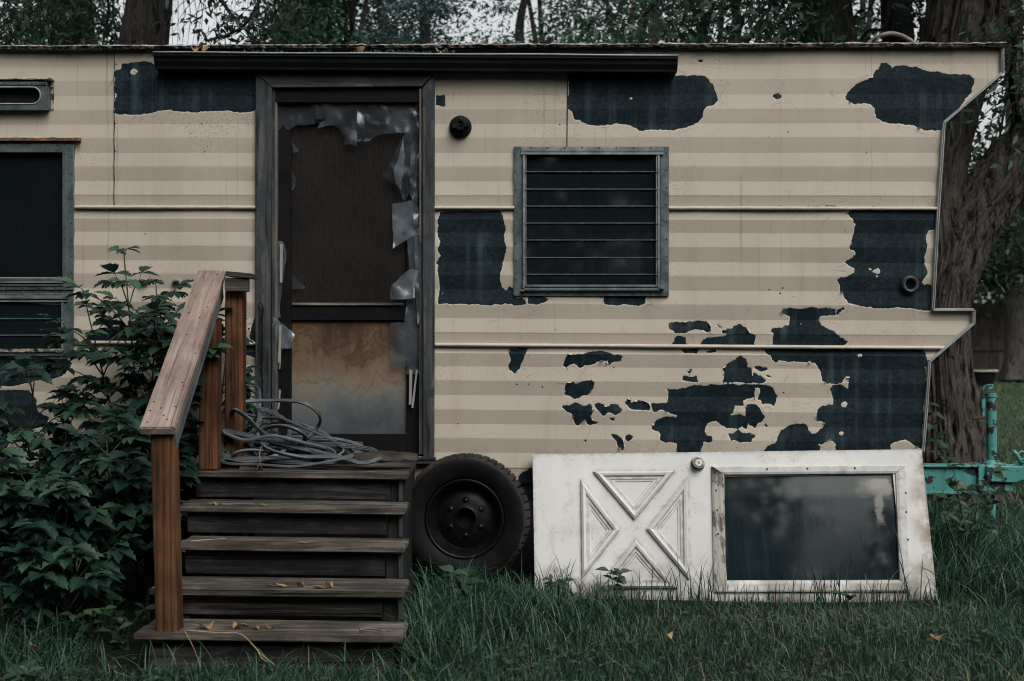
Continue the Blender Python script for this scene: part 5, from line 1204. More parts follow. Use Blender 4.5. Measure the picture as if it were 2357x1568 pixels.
# ------------------------------------------------------------------ GROUND
def gz(x, y):
    z = -.06
    z = np.where(y > 1.5, -.06 + .5 * np.clip((y - 1.5) / 20, 0, 1), z)
    return z + .018 * np.sin(x * 2.3 + 1) * np.cos(y * 1.9) + .02 * np.sin(x * .7 + y * .9)
gx = np.concatenate([np.linspace(-150, -7, 30)[:-1], np.linspace(-7, 7, 141)[:-1], np.linspace(7, 150, 40)])
gy = np.concatenate([np.linspace(-120, -5, 25)[:-1], np.linspace(-5, 4, 91)[:-1], np.linspace(4, 30, 53)[:-1], np.linspace(30, 220, 25)])
XX, YY = np.meshgrid(gx, gy); ZZ = gz(XX, YY); nx_, ny_ = len(gx), len(gy); id_ = np.arange(nx_ * ny_).reshape(ny_, nx_)
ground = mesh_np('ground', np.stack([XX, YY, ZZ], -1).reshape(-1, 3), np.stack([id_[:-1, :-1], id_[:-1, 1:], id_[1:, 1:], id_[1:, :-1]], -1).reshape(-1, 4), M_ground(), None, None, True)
tag(ground, 'dark lawn soil', None, None, 'structure')
for x, y, s_, lab in [(2668, 2565, 1, 'pale crumpled dead leaf in the lawn below the white door'), (3740, 2570, 1, 'pale dead leaf pair standing in the right of the lawn'), (3275, 2640, .6, 'tiny tan dead leaf in the lawn under the white door'), (135, 2620, 1.2, 'tan dead leaf in the grass at the lower left'), (150, 2530, 1.2, 'reddish brown dead leaf under the bush at the lower left'), (1660, 2590, 1.1, 'yellow dead leaf at the right foot of the steps')]:
    D_ = (x / 1.7378, y / 1.7378); s_y = (D_[1] - CY) / (CAMZ + .03); Yg = FP / s_y - DIST
    dry_leaf((PX(D_[0], Yg), Yg, -.02), .07 * s_, .024, random.uniform(0, 3), 1.4, random.uniform(-.5, .5), lab, 'dead leaves in the lawn')
# ------------------------------------------------------------------ GRASS
def blades(n, xy, h, lean, wdt, name, mat, label, seed=1, droop=.5, label_only=None):
    g = np.random.default_rng(seed); n = len(xy)
    az = g.uniform(0, 2 * np.pi, n); ln = np.abs(g.normal(lean, lean * .5, n)); faz = az + np.pi / 2 + g.normal(0, .5, n)
    x, y = xy[:, 0], xy[:, 1]; z = gz(x, y) - .01
    lv = [0, .38, .72, 1.0]; ww = [1, .85, .55, 0]
    V_ = []
    for k, (t, wk) in enumerate(zip(lv, ww)):
        out = ln * h * (t ** 1.8); zz = h * (t - droop * ln * t ** 3 * .6)
        px, py, pz = x + np.cos(az) * out, y + np.sin(az) * out, z + zz
        if wk:
            dx, dy = np.cos(faz) * wdt * wk * .5, np.sin(faz) * wdt * wk * .5
            V_ += [np.stack([px - dx, py - dy, pz], 1), np.stack([px + dx, py + dy, pz], 1)]
        else: V_.append(np.stack([px, py, pz], 1))
    V_ = np.stack(V_, 1); b = (np.arange(n) * 7)[:, None, None]
    F_ = np.array([[0, 1, 3], [0, 3, 2], [2, 3, 5], [2, 5, 4], [4, 5, 6]])[None] + b
    rnd = np.repeat(np.clip(g.random(n) * .72 + .28 * (.5 + .5 * np.sin(x * 1.9 + 1.3 * np.sin(y * 2.7)) * np.cos(y * 2.2 + x)), 0, 1), 7)
    o = mesh_np(name, V_.reshape(-1, 3), F_.reshape(-1, 3), mat, None, {'rnd': rnd})
    return tag(o, label, None, None, 'stuff')
m_grass = M_leaf('lawn_grass', (.008, .030, .020), (.048, .116, .066), (.21, .20, .115), .5, .2)
m_grass2 = M_leaf('tall_grass', (.006, .026, .018), (.038, .108, .064), (.11, .17, .10), .45, .2)
def notsteps(p): return ~((p[:, 0] > -1.74) & (p[:, 0] < -.45) & (p[:, 1] > -1.66) & (p[:, 1] < .2))
n = 165000
p = np.stack([RNG.uniform(-3.1, 3.3, n), -2.75 + 3.2 * RNG.random(n)], 1); p = p[notsteps(p) & ~((p[:, 1] > -.33) & (p[:, 0] > .1) & (p[:, 0] < 2.15))]
cl = np.sin(p[:, 0] * 3.1 + 2 * np.sin(p[:, 1] * 2.3)) * np.sin(p[:, 1] * 4.1 + 1.3 * np.sin(p[:, 0] * 2)); p = p[RNG.random(len(p)) < .80 + .25 * cl]; 
hh = np.clip(RNG.normal(.058, .018, len(p)), .02, .12) * (1 + .25 * np.sin(p[:, 0] * 1.7 + p[:, 1] * 2.2))
hh = hh * np.where((p[:, 0] > 0) & (p[:, 1] > -.75), .62, 1); blades(0, p, hh, .55, .0042, 'lawn_grass', m_grass, 'short dark green lawn grass', 3)
g9 = np.random.default_rng(9); n = 900; q = np.stack([g9.uniform(-2.9, 3.1, n), g9.uniform(-2.6, -.3, n)], 1); q = q[notsteps(q)]
blades(0, q, np.clip(g9.normal(.10, .04, len(q)), .03, .2), 1.5, .0028, 'dead_straw', M_leaf('dead_straw', (.16, .13, .07), (.30, .25, .14), None, .7, .15), 'dead straw lying through the lawn', 10)
def clump(cx, cy, sx, sy, n, h, hs, lean, seed, wdt=.0055):
    g = np.random.default_rng(seed); return np.stack([g.normal(cx, sx, n), g.normal(cy, sy, n)], 1), np.clip(g.normal(h, hs, n), .04, .6), lean, wdt
TALL = [  # tall tufts: right of the steps, along the door, under the bush, round the drawbar
 clump(-.33, -1.0, .13, .30, 1500, .19, .05, .7, 11), clump(-.12, -.75, .22, .22, 1500, .17, .05, .6, 12), clump(-.42, -1.25, .06, .16, 320, .26, .06, .9, 13), clump(.15, -.60, .2, .14, 700, .15, .05, .6, 14), clump(-.28, -.5, .1, .2, 500, .24, .05, .6, 15),
 clump(-.9, -1.78, .5, .05, 330, .13, .05, .6, 16), clump(-2.0, -1.35, .35, .18, 700, .20, .06, .8, 17), clump(-2.5, -1.2, .4, .3, 800, .17, .06, .8, 18), clump(2.45, -.05, .25, .22, 1100, .18, .07, .7, 19), clump(2.75, .45, .4, .4, 1800, .22, .08, .7, 20), clump(3.1, -.15, .4, .4, 1300, .13, .06, .7, 21), clump(2.6, 1.0, .4, .5, 1600, .23, .08, .7, 22), clump(3.4, 1.2, .5, .7, 1800, .2, .07, .7, 23),
 clump(2.35, .5, .15, .3, 900, .38, .1, .5, 24)]
g_ = np.random.default_rng(5); n = 470; xs_ = g_.uniform(.12, 2.18, n); 
dr = np.stack([xs_, -.33 - np.abs(g_.normal(0, .06, n))], 1); TALL.append((dr, np.clip(g_.normal(.125, .07, n) * (1 + .4 * np.sin(xs_ * 9)), .04, .36), .26, .0052))
pts_ = np.concatenate([t[0] for t in TALL]); hs_ = np.concatenate([t[1] for t in TALL]); ls_ = np.concatenate([np.full(len(t[0]), t[2]) for t in TALL]); ws_ = np.concatenate([np.full(len(t[0]), t[3]) for t in TALL])
ok = notsteps(pts_) & ~((pts_[:, 1] > -.31) & (pts_[:, 0] > .1) & (pts_[:, 0] < 2.12) & (pts_[:, 1] < 0)); pts_, hs_, ls_, ws_ = pts_[ok], hs_[ok], ls_[ok], ws_[ok]
g2 = np.random.default_rng(6)
def blades2(xy, h, lean, wdt, name, mat, label):
    lean_ = np.abs(g2.normal(1, .45, len(xy))) * lean
    global _l
    n = len(xy); az = g2.uniform(0, 2 * np.pi, n); faz = az + np.pi / 2 + g2.normal(0, .4, n)
    x, y = xy[:, 0], xy[:, 1]; z = gz(x, y) - .01; lv = [0, .25, .5, .72, .88, 1.0]; ww = [.8, 1, .9, .7, .4, 0]; V_ = []
    for t, wk in zip(lv, ww):
        out = lean_ * h * (t ** 1.9); zz = h * (t - .45 * lean_ * t ** 3)
        px, py, pz = x + np.cos(az) * out, y + np.sin(az) * out, z + zz
        if wk:
            dx, dy = np.cos(faz) * wdt * wk * .5, np.sin(faz) * wdt * wk * .5
            V_ += [np.stack([px - dx, py - dy, pz], 1), np.stack([px + dx, py + dy, pz], 1)]
        else: V_.append(np.stack([px, py, pz], 1))
    V_ = np.stack(V_, 1); b = (np.arange(n) * 11)[:, None, None]
    F_ = np.array(sum([[[2 * k, 2 * k + 1, 2 * k + 3], [2 * k, 2 * k + 3, 2 * k + 2]] for k in range(4)], []) + [[8, 9, 10]])[None] + b
    o = mesh_np(name, V_.reshape(-1, 3), F_.reshape(-1, 3), mat, None, {'rnd': np.repeat(g2.random(n), 11)}); return tag(o, label, None, None, 'stuff')
blades2(pts_, hs_, ls_, ws_, 'tall_grass', m_grass2, 'tall uncut grass in tufts around the steps, wheel, door and drawbar')
n = 60000; p = np.stack([RNG.uniform(2.0, 13, n), 1.2 + 19 * RNG.random(n) ** 1.6], 1); p = p[(p[:, 0] > 1.6 + p[:, 1] * .30)]
blades(0, p, np.clip(RNG.normal(.075, .02, len(p)), .03, .2), .6, .012, 'far_lawn_grass', M_leaf('far_grass', (.034, .078, .042), (.078, .15, .078), (.19, .175, .10), .6, .3), 'mown grass of the yard behind the trailer', 8)
# ------------------------------------------------------------------ LEAVES
def leaflet(nseg=8, teeth=True, w=.30, lobes=True):
    """outline of one pointed leaflet along +x, folded on its midrib (unit length)"""
    ts = [0, .08, .2, .33, .42, .5, .62, .72, .86, 1.0]
    wi = [.015, .14, .25, .33, .27, .30, .19, .19, .07, 0] if lobes else [.02, .12, .22, .28, .29, .27, .22, .16, .08, 0]
    sw = [0, 0, 0, .06, 0, .05, 0, .05, 0, 0] if lobes else [0] * 10
    V_ = []; F_ = []
    for t, a, s_ in zip(ts, wi, sw):
        z0 = -.22 * t * t
        a *= w / .30
        V_ += [(t, 0, z0), (t + s_, a, z0 + a * .35), (t + s_, -a, z0 + a * .35)]
    for i in range(9):
        b = 3 * i; F_ += [(b, b + 3, b + 4), (b, b + 4, b + 1), (b, b + 2, b + 5), (b, b + 5, b + 3)]
    return np.array(V_, float), np.array(F_, int)
LF_V, LF_F = leaflet(); LF2_V, LF2_F = leaflet(lobes=False, w=.30)
class Leaves:
    def __init__(s): s.V = []; s.F = []; s.R = []; s.n = 0
    def put(s, p, d, up, size, V0=None, F0=None, r=None):
        V0 = LF_V if V0 is None else V0; F0 = LF_F if F0 is None else F0
        d = Vector(d).normalized(); y = Vector(up).cross(d)
        if y.length < 1e-4: y = d.orthogonal()
        y.normalize(); z = d.cross(y)
        M_ = np.array([d, y, z]); s.V.append(V0 * size @ M_ + np.array(p)); s.F.append(F0 + s.n); s.n += len(V0)
        s.R.append(np.full(len(V0), random.random() if r is None else r))
    def build(s, name, mat, par, smooth=False):
        return mesh_np(name, np.concatenate(s.V), np.concatenate(s.F), mat, par, {'rnd': np.concatenate(s.R)}, smooth)
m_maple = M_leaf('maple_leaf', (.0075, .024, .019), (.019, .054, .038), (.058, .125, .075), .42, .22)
def shrub(base, top, spread, nodes, leaf, label, seed, sub=3, droop=.35, low=.2, hi=.45, side=None, group='young maple bushes'):
    rs_ = random.Random(seed); base, top = Vector(base), Vector(top)
    t_ = thing('maple_bush', base, label, 'bush', group)
    st_ = MB(); lv = Leaves()
    def compound(p, d, size, up):
        d = d.normalized(); k = rs_.choice([3, 3, 5]); pet = p + d * size * .45
        st_.tube([p, p.lerp(pet, .5) + Vector((0, 0, .01)), pet], .0018, 4)
        y = Vector((0, 0, 1)).cross(d); y = y.normalized() if y.length > .01 else Vector((1, 0, 0))
        dr = Vector((0, 0, -droop * rs_.uniform(.5, 1.3)))
        r = min(1, max(0, rs_.gauss(.32 + .42 * max(0, up), .2)))  # lighter leaves towards the top: light from above put into the colour
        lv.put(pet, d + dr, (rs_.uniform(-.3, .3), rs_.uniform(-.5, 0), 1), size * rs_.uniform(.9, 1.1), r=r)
        for s_ in (-1, 1):
            lv.put(pet - d * size * .06, d * .55 + y * s_ * rs_.uniform(.7, 1) + dr, (rs_.uniform(-.3, .3), rs_.uniform(-.5, 0), 1), size * rs_.uniform(.72, .92), r=min(1, r + rs_.uniform(-.1, .1)))
            if k == 5: lv.put(pet - d * size * .3, d * .25 + y * s_ + dr, (rs_.uniform(-.3, .3), rs_.uniform(-.5, 0), 1), size * rs_.uniform(.5, .68), r=r)
    ns = sub
    for s_ in range(ns):
        off = Vector(((1 if s_ % 2 else -1) * rs_.uniform(.4, 1), rs_.uniform(-1, .6), 0)) * spread * (.0 if s_ == 0 else .55)
        tp_ = top + off + Vector((0, 0, -(0 if s_ == 0 else rs_.uniform(.06, hi)) * (top.z - base.z)))
        bs_ = base + off * .2
        mid = bs_.lerp(tp_, .5) + Vector((rs_.uniform(-.06, .06), rs_.uniform(-.05, .05), 0))
        path = catmull([bs_, mid, tp_], 8); n = len(path); st_.tube(path, [.009 * (1 - .75 * i / n) for i in range(n)], 6)
        for q in range(nodes):
            f = low + (1 - low) * q / (nodes - 1) ; i = min(n - 1, int(f * (n - 1))); p = path[i]
            a0 = rs_.uniform(0, math.pi) if q % 2 else rs_.uniform(0, math.pi) + math.pi / 2
            ln = spread * (1.0 - .62 * f ** 3) * rs_.uniform(.55, 1.1)
            for h_ in (0, math.pi):
                a = a0 + h_ + rs_.uniform(-.3, .3); d = Vector((math.cos(a), math.sin(a) * .75 - .12, .35 + .5 * f))
                if f > .93:
                    compound(p, Vector((math.cos(a), math.sin(a), .6)), leaf * .7, 1); continue
                e = p + d.normalized() * ln; m_ = p.lerp(e, .55) + Vector((0, 0, ln * .12))
                if e.y > -.05: e.y = -.05 - rs_.random() * .05
                br = catmull([p, m_, e], 5); st_.tube(br, [.0042 * (1 - .6 * k / len(br)) for k in range(len(br))], 5)
                nb = max(1, int(ln / (leaf * .95)))
                for k in range(nb):
                    pt = br[min(len(br) - 1, int((k + 1) / (nb + .3) * len(br)))]
                    for w_ in (-1, 1):
                        dd = Vector((math.cos(a + w_ * 1.0), math.sin(a + w_ * 1.0), .15)); compound(pt, dd, leaf * rs_.uniform(.7, 1.05), f)
                compound(e, d, leaf * rs_.uniform(.9, 1.15), f)
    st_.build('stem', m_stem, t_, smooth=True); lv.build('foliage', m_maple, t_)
    return t_
gzf = lambda x, y: float(gz(np.array(x), np.array(y)))
def bush(px, ptop, Y, spread, nodes, leaf, label, seed, sub=3, lean=0, **k):
    x = PX(px, Y); shrub((x + lean, Y, gzf(x, Y) - .02), (x, Y, PZ(ptop, Y)), spread, nodes, leaf, label, seed, sub, **k)
bush(285, 582, -.38, .40, 13, .112, 'tallest green maple bush, reaching above the handrail beside the left window', 21, 4, lean=.12, hi=.16)
bush(80, 858, -.62, .30, 8, .11, 'green maple bush growing under the left window at the picture edge', 22, 3, low=.3)
bush(245, 1010, -.85, .26, 6, .115, 'lower maple bush with bright top leaves in front of the tall bush', 23, 3, low=.5)
bush(10, 1075, -1.0, .30, 6, .115, 'dark maple bush at the bottom left edge of the picture', 24, 3, low=.5)
bush(528, 745, -.2, .2, 9, .105, 'maple bush behind the handrail, poking leaves between the posts', 25, 2, lean=-.24)
bush(160, 1130, -1.05, .30, 6, .11, 'low dark maple bush in the shade left of the steps', 26, 2, low=.35)
bush(330, 1070, -.6, .24, 6, .11, 'dark maple bush pressed against the left side of the steps', 27, 2, low=.4)
bush(-120, 900, -.5, .36, 8, .11, 'maple bush half outside the left picture edge', 28, 2, low=.4)
m_weed = M_leaf('broad_weed_leaf', (.018, .045, .026), (.04, .085, .045), (.06, .12, .06), .45, .3)
def weed(base, stems, leaf, label, seed, mat=m_weed, name='weed', cat='weed', h=.25, wide=.5, group=None, V0=None, F0=None):
    rs_ = random.Random(seed); base = Vector(base); t_ = thing(name, base, label, cat, group); st_ = MB(); lv = Leaves()
    for s_ in range(stems):
        a = rs_.uniform(0, 6.28); tip = base + Vector((math.cos(a) * h * wide * rs_.uniform(.2, 1), math.sin(a) * h * wide * .6 - .02, h * rs_.uniform(.6, 1)))
        path = catmull([base, base.lerp(tip, .5) + Vector((0, 0, .03)), tip], 5); st_.tube(path, [.003 * (1 - .6 * i / len(path)) for i in range(len(path))], 5)
        k = max(2, int(h / leaf * 1.6))
        for q in range(k):
            p = path[min(len(path) - 1, int((q + 1.2) / (k + .2) * (len(path) - 1)))]; b = rs_.uniform(0, 6.28)
            for s2 in (0, math.pi): lv.put(p, (math.cos(b + s2) + rs_.gauss(0, .3), math.sin(b + s2) - .2, rs_.gauss(.15, .45)), (rs_.uniform(-.3, .3), -.5, 1), leaf * rs_.uniform(.6, 1.1), LF2_V if V0 is None else V0, LF2_F if F0 is None else F0)
        lv.put(tip, (math.cos(a), math.sin(a) - .3, .3), (0, -.4, 1), leaf, LF2_V if V0 is None else V0, LF2_F if F0 is None else F0)
    st_.build('stem', m_stem, t_, smooth=True); lv.build('foliage', mat, t_); return t_
def wd(px, Y, **k):
    x = PX(px, Y); return weed((x, Y, gzf(x, Y) - .01), **k)
wd(1055, -.62, stems=3, leaf=.10, label='broad leaved weed in the grass in front of the wheel', seed=31, h=.24)
wd(1418, -.36, stems=2, leaf=.07, label='upright weed against the crossbuck of the white door', seed=32, h=.22, wide=.2)
wd(1290, -.38, stems=3, leaf=.055, label='small leafy weed at the left foot of the white door', seed=33, h=.15)
wd(1945, -.40, stems=2, leaf=.06, label='small weed sprouting below the window of the white door', seed=34, h=.09)
wd(215, -1.25, stems=3, leaf=.055, label='small weed with round leaflets under the dark bushes', seed=35, h=.2)
wd(280, -1.2, stems=3, leaf=.075, label='pale leaved weed beside the left end of the lowest steps', seed=36, h=.22)
wd(60, -1.75, stems=4, leaf=.07, label='broad leaved weed in the lawn at the lower left corner', seed=37, h=.07, wide=1.4)
wd(850, -.10, stems=2, leaf=.03, label='tiny seedling growing at the foot of the entry door', seed=38, h=.06) if False else None
wd(2232, .62, stems=5, leaf=.10, label='tall leafy weed beside the turquoise drawbar', seed=39, h=.62, wide=.5)
wd(2180, .35, stems=5, leaf=.08, label='leafy weed at the right end of the white door', seed=40, h=.42, wide=.6)
wd(2190, 1.6, stems=2, leaf=.10, label='thin sapling in front of the big tree trunk', seed=41, h=1.0, wide=.16)
rs_ = random.Random(77); cv = Leaves()
for cx_, cy_, n_, sp_ in [(-2.1, -2.1, 90, .22), (-1.5, -1.95, 70, .2), (-.9, -2.05, 60, .2), (.1, -1.5, 70, .25), (.9, -2.0, 80, .3), (1.9, -1.2, 70, .3), (2.2, -2.1, 60, .3), (-.2, -1.9, 50, .2), (1.3, -1.0, 40, .25)]:
    for k in range(n_):
        x, y = rs_.gauss(cx_, sp_), rs_.gauss(cy_, sp_ * .6); h = rs_.uniform(.03, .07); a = rs_.uniform(0, 6.28); p = Vector((x, y, gzf(x, y) + h))
        for j in range(3): cv.put(p, (math.cos(a + j * 2.09), math.sin(a + j * 2.09), rs_.uniform(-.1, .3)), (rs_.gauss(0, .2), rs_.gauss(-.2, .2), 1), rs_.uniform(.012, .024), LF2_V * np.array([1, 1.7, 1]), LF2_F)
co_ = cv.build('clover', m_weed, None); tag(co_, 'clover leaves scattered through the lawn', None, None, 'stuff')
# ------------------------------------------------------------------ TREES
m_bark1 = M_bark('furrowed_bark', (.022, .0195, .0175), (.165, .143, .125))
m_bark2 = M_bark('dark_bark', (.012, .011, .0105), (.085, .077, .072))
m_bark3 = M_bark('grey_bark', (.05, .047, .044), (.15, .14, .13), 1.4)
m_lfA = M_leaf('dark_foliage', (.009, .025, .019), (.024, .054, .037), (.055, .098, .06), .5, .3)
m_lfB = M_leaf('green_foliage', (.032, .088, .058), (.078, .17, .10), (.13, .24, .145), .5, .4)
m_lfC = M_leaf('blue_spruce_foliage', (.018, .044, .044), (.05, .10, .096), (.11, .175, .165), .55, .2)
m_lfD = M_leaf('mid_foliage', (.024, .062, .044), (.055, .118, .074), (.11, .185, .115), .5, .4)
def trunk_mesh(path, radii, seg=56, sub=14, rough=.10, freq=5.0, seed=0, flare=0, par=None, mat=None, name='trunk'):
    pts = catmull([Vector(p) for p in path], sub); n = len(pts); rr_ = np.interp(np.linspace(0, 1, n), np.linspace(0, 1, len(radii)), radii)
    T_ = [(pts[min(i + 1, n - 1)] - pts[max(i - 1, 0)]).normalized() for i in range(n)]; u = Vector((1, 0, 0)); vs_ = []
    L_ = 0
    for i in range(n):
        if i: L_ += (pts[i] - pts[i - 1]).length
        u = (u - T_[i] * u.dot(T_[i])).normalized(); w_ = T_[i].cross(u); r = rr_[i]
        for k in range(seg):
            a = 2 * math.pi * k / seg; ca, sa_ = math.cos(a), math.sin(a)
            q = Vector((ca * freq * .7, sa_ * freq * .7, L_ * .16 / max(.15, rr_[0]) + seed))
            rg = 1 - abs(mnoise.noise(q * 1.7)) * 2; rg2 = 1 - abs(mnoise.noise(Vector((ca * freq * 2.1, sa_ * freq * 2.1, L_ * 1.1 + seed)))) * 2 + .6 * mnoise.noise(Vector((ca * freq * 4.5, sa_ * freq * 4.5, L_ * 5 + seed)))
            gr1 = max(0, 1 - abs(mnoise.noise(Vector((ca * freq * .9, sa_ * freq * .9, L_ * .35 / max(.15, rr_[0]) + seed + 7)))) * 5); gr2 = max(0, 1 - abs(mnoise.noise(Vector((ca * freq * 1.8, sa_ * freq * 1.8, L_ * .8 / max(.15, rr_[0]) + seed + 3)))) * 5)
            d = 1 - rough * (.62 * gr1 + .34 * gr2) + .5 * rough * ((rg * .7 if rg < .4 else .28 + (rg - .4) * .2) + rg2 * .4) + .12 * mnoise.noise(Vector((ca, sa_, L_ * .6 + seed)))
            if flare: d += flare * max(0, 1 - L_ / (rr_[0] * 2.2)) ** 2 * (1 + .5 * math.cos(a * 5 + seed))
            vs_.append(pts[i] + (u * ca + w_ * sa_) * r * d)
    fs_ = [(i * seg + k, i * seg + (k + 1) % seg, (i + 1) * seg + (k + 1) % seg, (i + 1) * seg + k) for i in range(n - 1) for k in range(seg)]
    mb = MB(); mb.add(vs_, fs_); return mb.build(name, mat or m_bark2, par, smooth=True)
def cloud(name, mat, par, blobs, size, seed, asp=.42, clump=.28, hang=0.3, kind=None, per=22):
    """blobs: (centre, radii, count). many small separate leaves gathered into sprays"""
    g = np.random.default_rng(seed); C_, SP = [], []
    for c, r, n in blobs:
        nc = max(4, n // per); d = g.normal(size=(nc, 3)); d /= np.linalg.norm(d, axis=1)[:, None]; rad = g.random(nc) ** .42
        cc = np.array(c) + d * rad[:, None] * np.array(r); k = n // nc
        p = np.repeat(cc, k, 0) + g.normal(size=(nc * k, 3)) * clump * np.array([1, 1, .7]); C_.append(p); SP.append(np.repeat(np.clip(g.normal(.45, .2, nc), 0, .85), k) + g.normal(0, .1, nc * k))
    p = np.concatenate(C_); rn = np.clip(np.concatenate(SP), 0, 1); n = len(p)
    d = g.normal(size=(n, 3)); d[:, 2] = d[:, 2] * .6 - hang; d /= np.linalg.norm(d, axis=1)[:, None]
    q = g.normal(size=(n, 3)); s_ = np.cross(d, q); s_ /= np.linalg.norm(s_, axis=1)[:, None]
    L_ = size * g.uniform(.6, 1.3, n); W_ = L_ * asp
    V_ = np.stack([p, p + d * (L_ * .45)[:, None] + s_ * (W_ * .5)[:, None], p + d * L_[:, None], p + d * (L_ * .45)[:, None] - s_ * (W_ * .5)[:, None]], 1)
    F_ = (np.arange(n) * 4)[:, None] + np.arange(4)[None]
    o = mesh_np(name, V_.reshape(-1, 3), F_, mat, par, {'rnd': np.repeat(rn, 4)})
    if kind: o['kind'] = kind
    return o
def branchy(par, mat, specs, seed, name='limb'):
    """limbs with wandering twigs: specs (points, r0, twigs, twig length, hang)"""
    rs_ = random.Random(seed); tips = []
    mb = MB()
    for pts, r0, nt, tl, hang in specs:
        path = catmull(pts, 6); n = len(path); mb.tube(path, [r0 * (1 - .7 * i / n) for i in range(n)], 7)
        for k in range(nt):
            p = path[int((.15 + .85 * k / nt) * (n - 1))]; d = Vector((rs_.gauss(0, 1), rs_.gauss(0, .6), rs_.gauss(.1, .6) - hang)).normalized(); q = [p]
            for s_ in range(5):
                d = (d + Vector((rs_.gauss(0, .3), rs_.gauss(0, .3), rs_.gauss(0, .25) - hang * .35))).normalized(); q.append(q[-1] + d * tl / 5)
            mb.tube(q, [r0 * .18 * (1 - .16 * i) for i in range(6)], 4); tips += q[1:]
    mb.build(name, mat, par, smooth=True); return tips
def leaves_on(name, mat, par, tips, per, size, spread, seed, asp=.34, hang=.8):
    g = np.random.default_rng(seed); p = np.repeat(np.array([tuple(t) for t in tips]), per, 0); n = len(p); p = p + g.normal(size=(n, 3)) * spread
    d = g.normal(size=(n, 3)); d[:, 2] -= hang; d /= np.linalg.norm(d, axis=1)[:, None]; q = g.normal(size=(n, 3)); s_ = np.cross(d, q); s_ /= np.linalg.norm(s_, axis=1)[:, None]
    L_ = size * g.uniform(.6, 1.25, n); W_ = L_ * asp
    V_ = np.stack([p, p + d * (L_ * .4)[:, None] + s_ * (W_ * .5)[:, None], p + d * L_[:, None], p + d * (L_ * .4)[:, None] - s_ * (W_ * .5)[:, None]], 1)
    return mesh_np(name, V_.reshape(-1, 3), (np.arange(n) * 4)[:, None] + np.arange(4)[None], mat, par, {'rnd': np.repeat(g.random(n), 4)})
def tree(name, px, Y, label, group='trees behind the trailer'):
    x = PX(px, Y); return thing(name, (x, Y, gzf(x, Y)), label, 'tree', group)
def trunk_px(t, pts, Y, rough=.1, seed=0, mat=None, flare=0, seg=64, sub=16, freq=5, name='trunk', ext=None):
    """pts: (x px centre, y px, width px) at depth Y"""
    path = []; rad = []
    for q in pts:
        x, y, w_ = q[:3]; Yq = q[3] if len(q) > 3 else Y
        path.append(P(x, y, Yq)); rad.append(w_ / 2 / sc(Yq))
    return trunk_mesh(path, rad, seg, sub, rough, freq, seed, flare, t, mat, name)
# right: the big tree with the leaning limb
Y = 3.6
tb = tree('old_tree', 2200, Y, 'big furrowed old tree right behind the trailer nose, forking into two trunks', 'trees behind the trailer')
gy_ = CY - (gzf(PX(2200, Y), Y) - .05 - CAMZ) * sc(Y)
trunk_px(tb, [(2188, gy_, 215), (2180, 985, 160), (2170, 860, 132), (2164, 730, 124), (2156, 600, 128), (2148, 450, 122), (2172, 300, 132), (2190, 210, 146), (2212, 100, 176), (2230, -30, 180), (2240, -400, 160)], Y, .21, 1.3, m_bark1, .15, 180, 40, 7)
trunk_px(tb, [(2168, 820, 90), (2180, 700, 100), (2202, 600, 118), (2238, 511, 124), (2323, 391, 128), (2392, 312, 122), (2500, 190, 112), (2640, -40, 100), (2780, -300, 84)], Y - .08, .21, 5.1, m_bark1, 0, 160, 36, 7, 'leaning_trunk')
tips = branchy(tb, m_bark2, [([P(2350, 300, Y), P(2330, 200, Y - .4), P(2345, 80, Y - .6), P(2400, -60, Y - .5)], .035, 26, .9, .5), ([P(2300, -40, Y), P(2335, 120, Y + .5), P(2310, 260, Y + .6), P(2290, 400, Y + .7)], .02, 24, .7, .7), ([P(2420, 60, Y), P(2360, 180, Y - .3), P(2320, 330, Y), P(2300, 470, Y + .4)], .02, 24, .6, .8), ([P(2420, 330, Y + 1), P(2350, 420, Y + 1), P(2300, 470, Y + 1), P(2270, 560, Y + 1.2)], .02, 20, .6, .6)], 71)
leaves_on('crown', m_lfD, tb, tips, 3, .10, .07, 72)
cloud('upper_crown', m_lfA, tb, [(P(2420, -250, Y), (2.4, 2.2, 1.2), 5000), (P(2250, -420, Y), (2.5, 2.5, 1.0), 4000)], .11, 73)
# two more trunks over the roof line on the right, each a tree
Y = 4.6
t2_ = tree('dark_tree', 1910, Y, 'dark furrowed trunk rising straight behind the roof, left of the twin trunks')
trunk_px(t2_, [(1948, 1020, 150), (1938, 500, 135), (1925, 250, 122), (1916, 110, 114), (1902, 0, 112), (1885, -300, 100)], Y, .14, 9.2, m_bark2, .3, 72, 18, 6)
tips = branchy(t2_, m_bark2, [([P(1900, -120, Y), P(1800, -60, Y - .3), P(1700, 0, Y - .5), P(1610, 60, Y - .5)], .03, 34, .8, .45), ([P(1900, -60, Y), P(1830, 20, Y - .5), P(1780, 60, Y - .8), P(1700, 100, Y - .8)], .022, 26, .6, .5), ([P(1880, -200, Y), P(1700, -120, Y - .5), P(1560, -40, Y - .6), P(1480, 40, Y - .4)], .028, 32, .8, .5)], 75)
leaves_on('crown', m_lfD, t2_, tips, 5, .11, .09, 76)
cloud('upper_crown', m_lfA, t2_, [(P(1850, -330, Y), (2.2, 2.0, .9), 4200)], .12, 77)
Y = 5.2
t3_ = tree('slender_tree', 2070, Y, 'slimmer dark trunk behind the roof between two thicker trunks')
trunk_px(t3_, [(2072, 1010, 92), (2070, 400, 80), (2066, 105, 72), (2060, 0, 66), (2055, -300, 55)], Y, .14, 14.2, m_bark2, .3, 56, 18, 6)
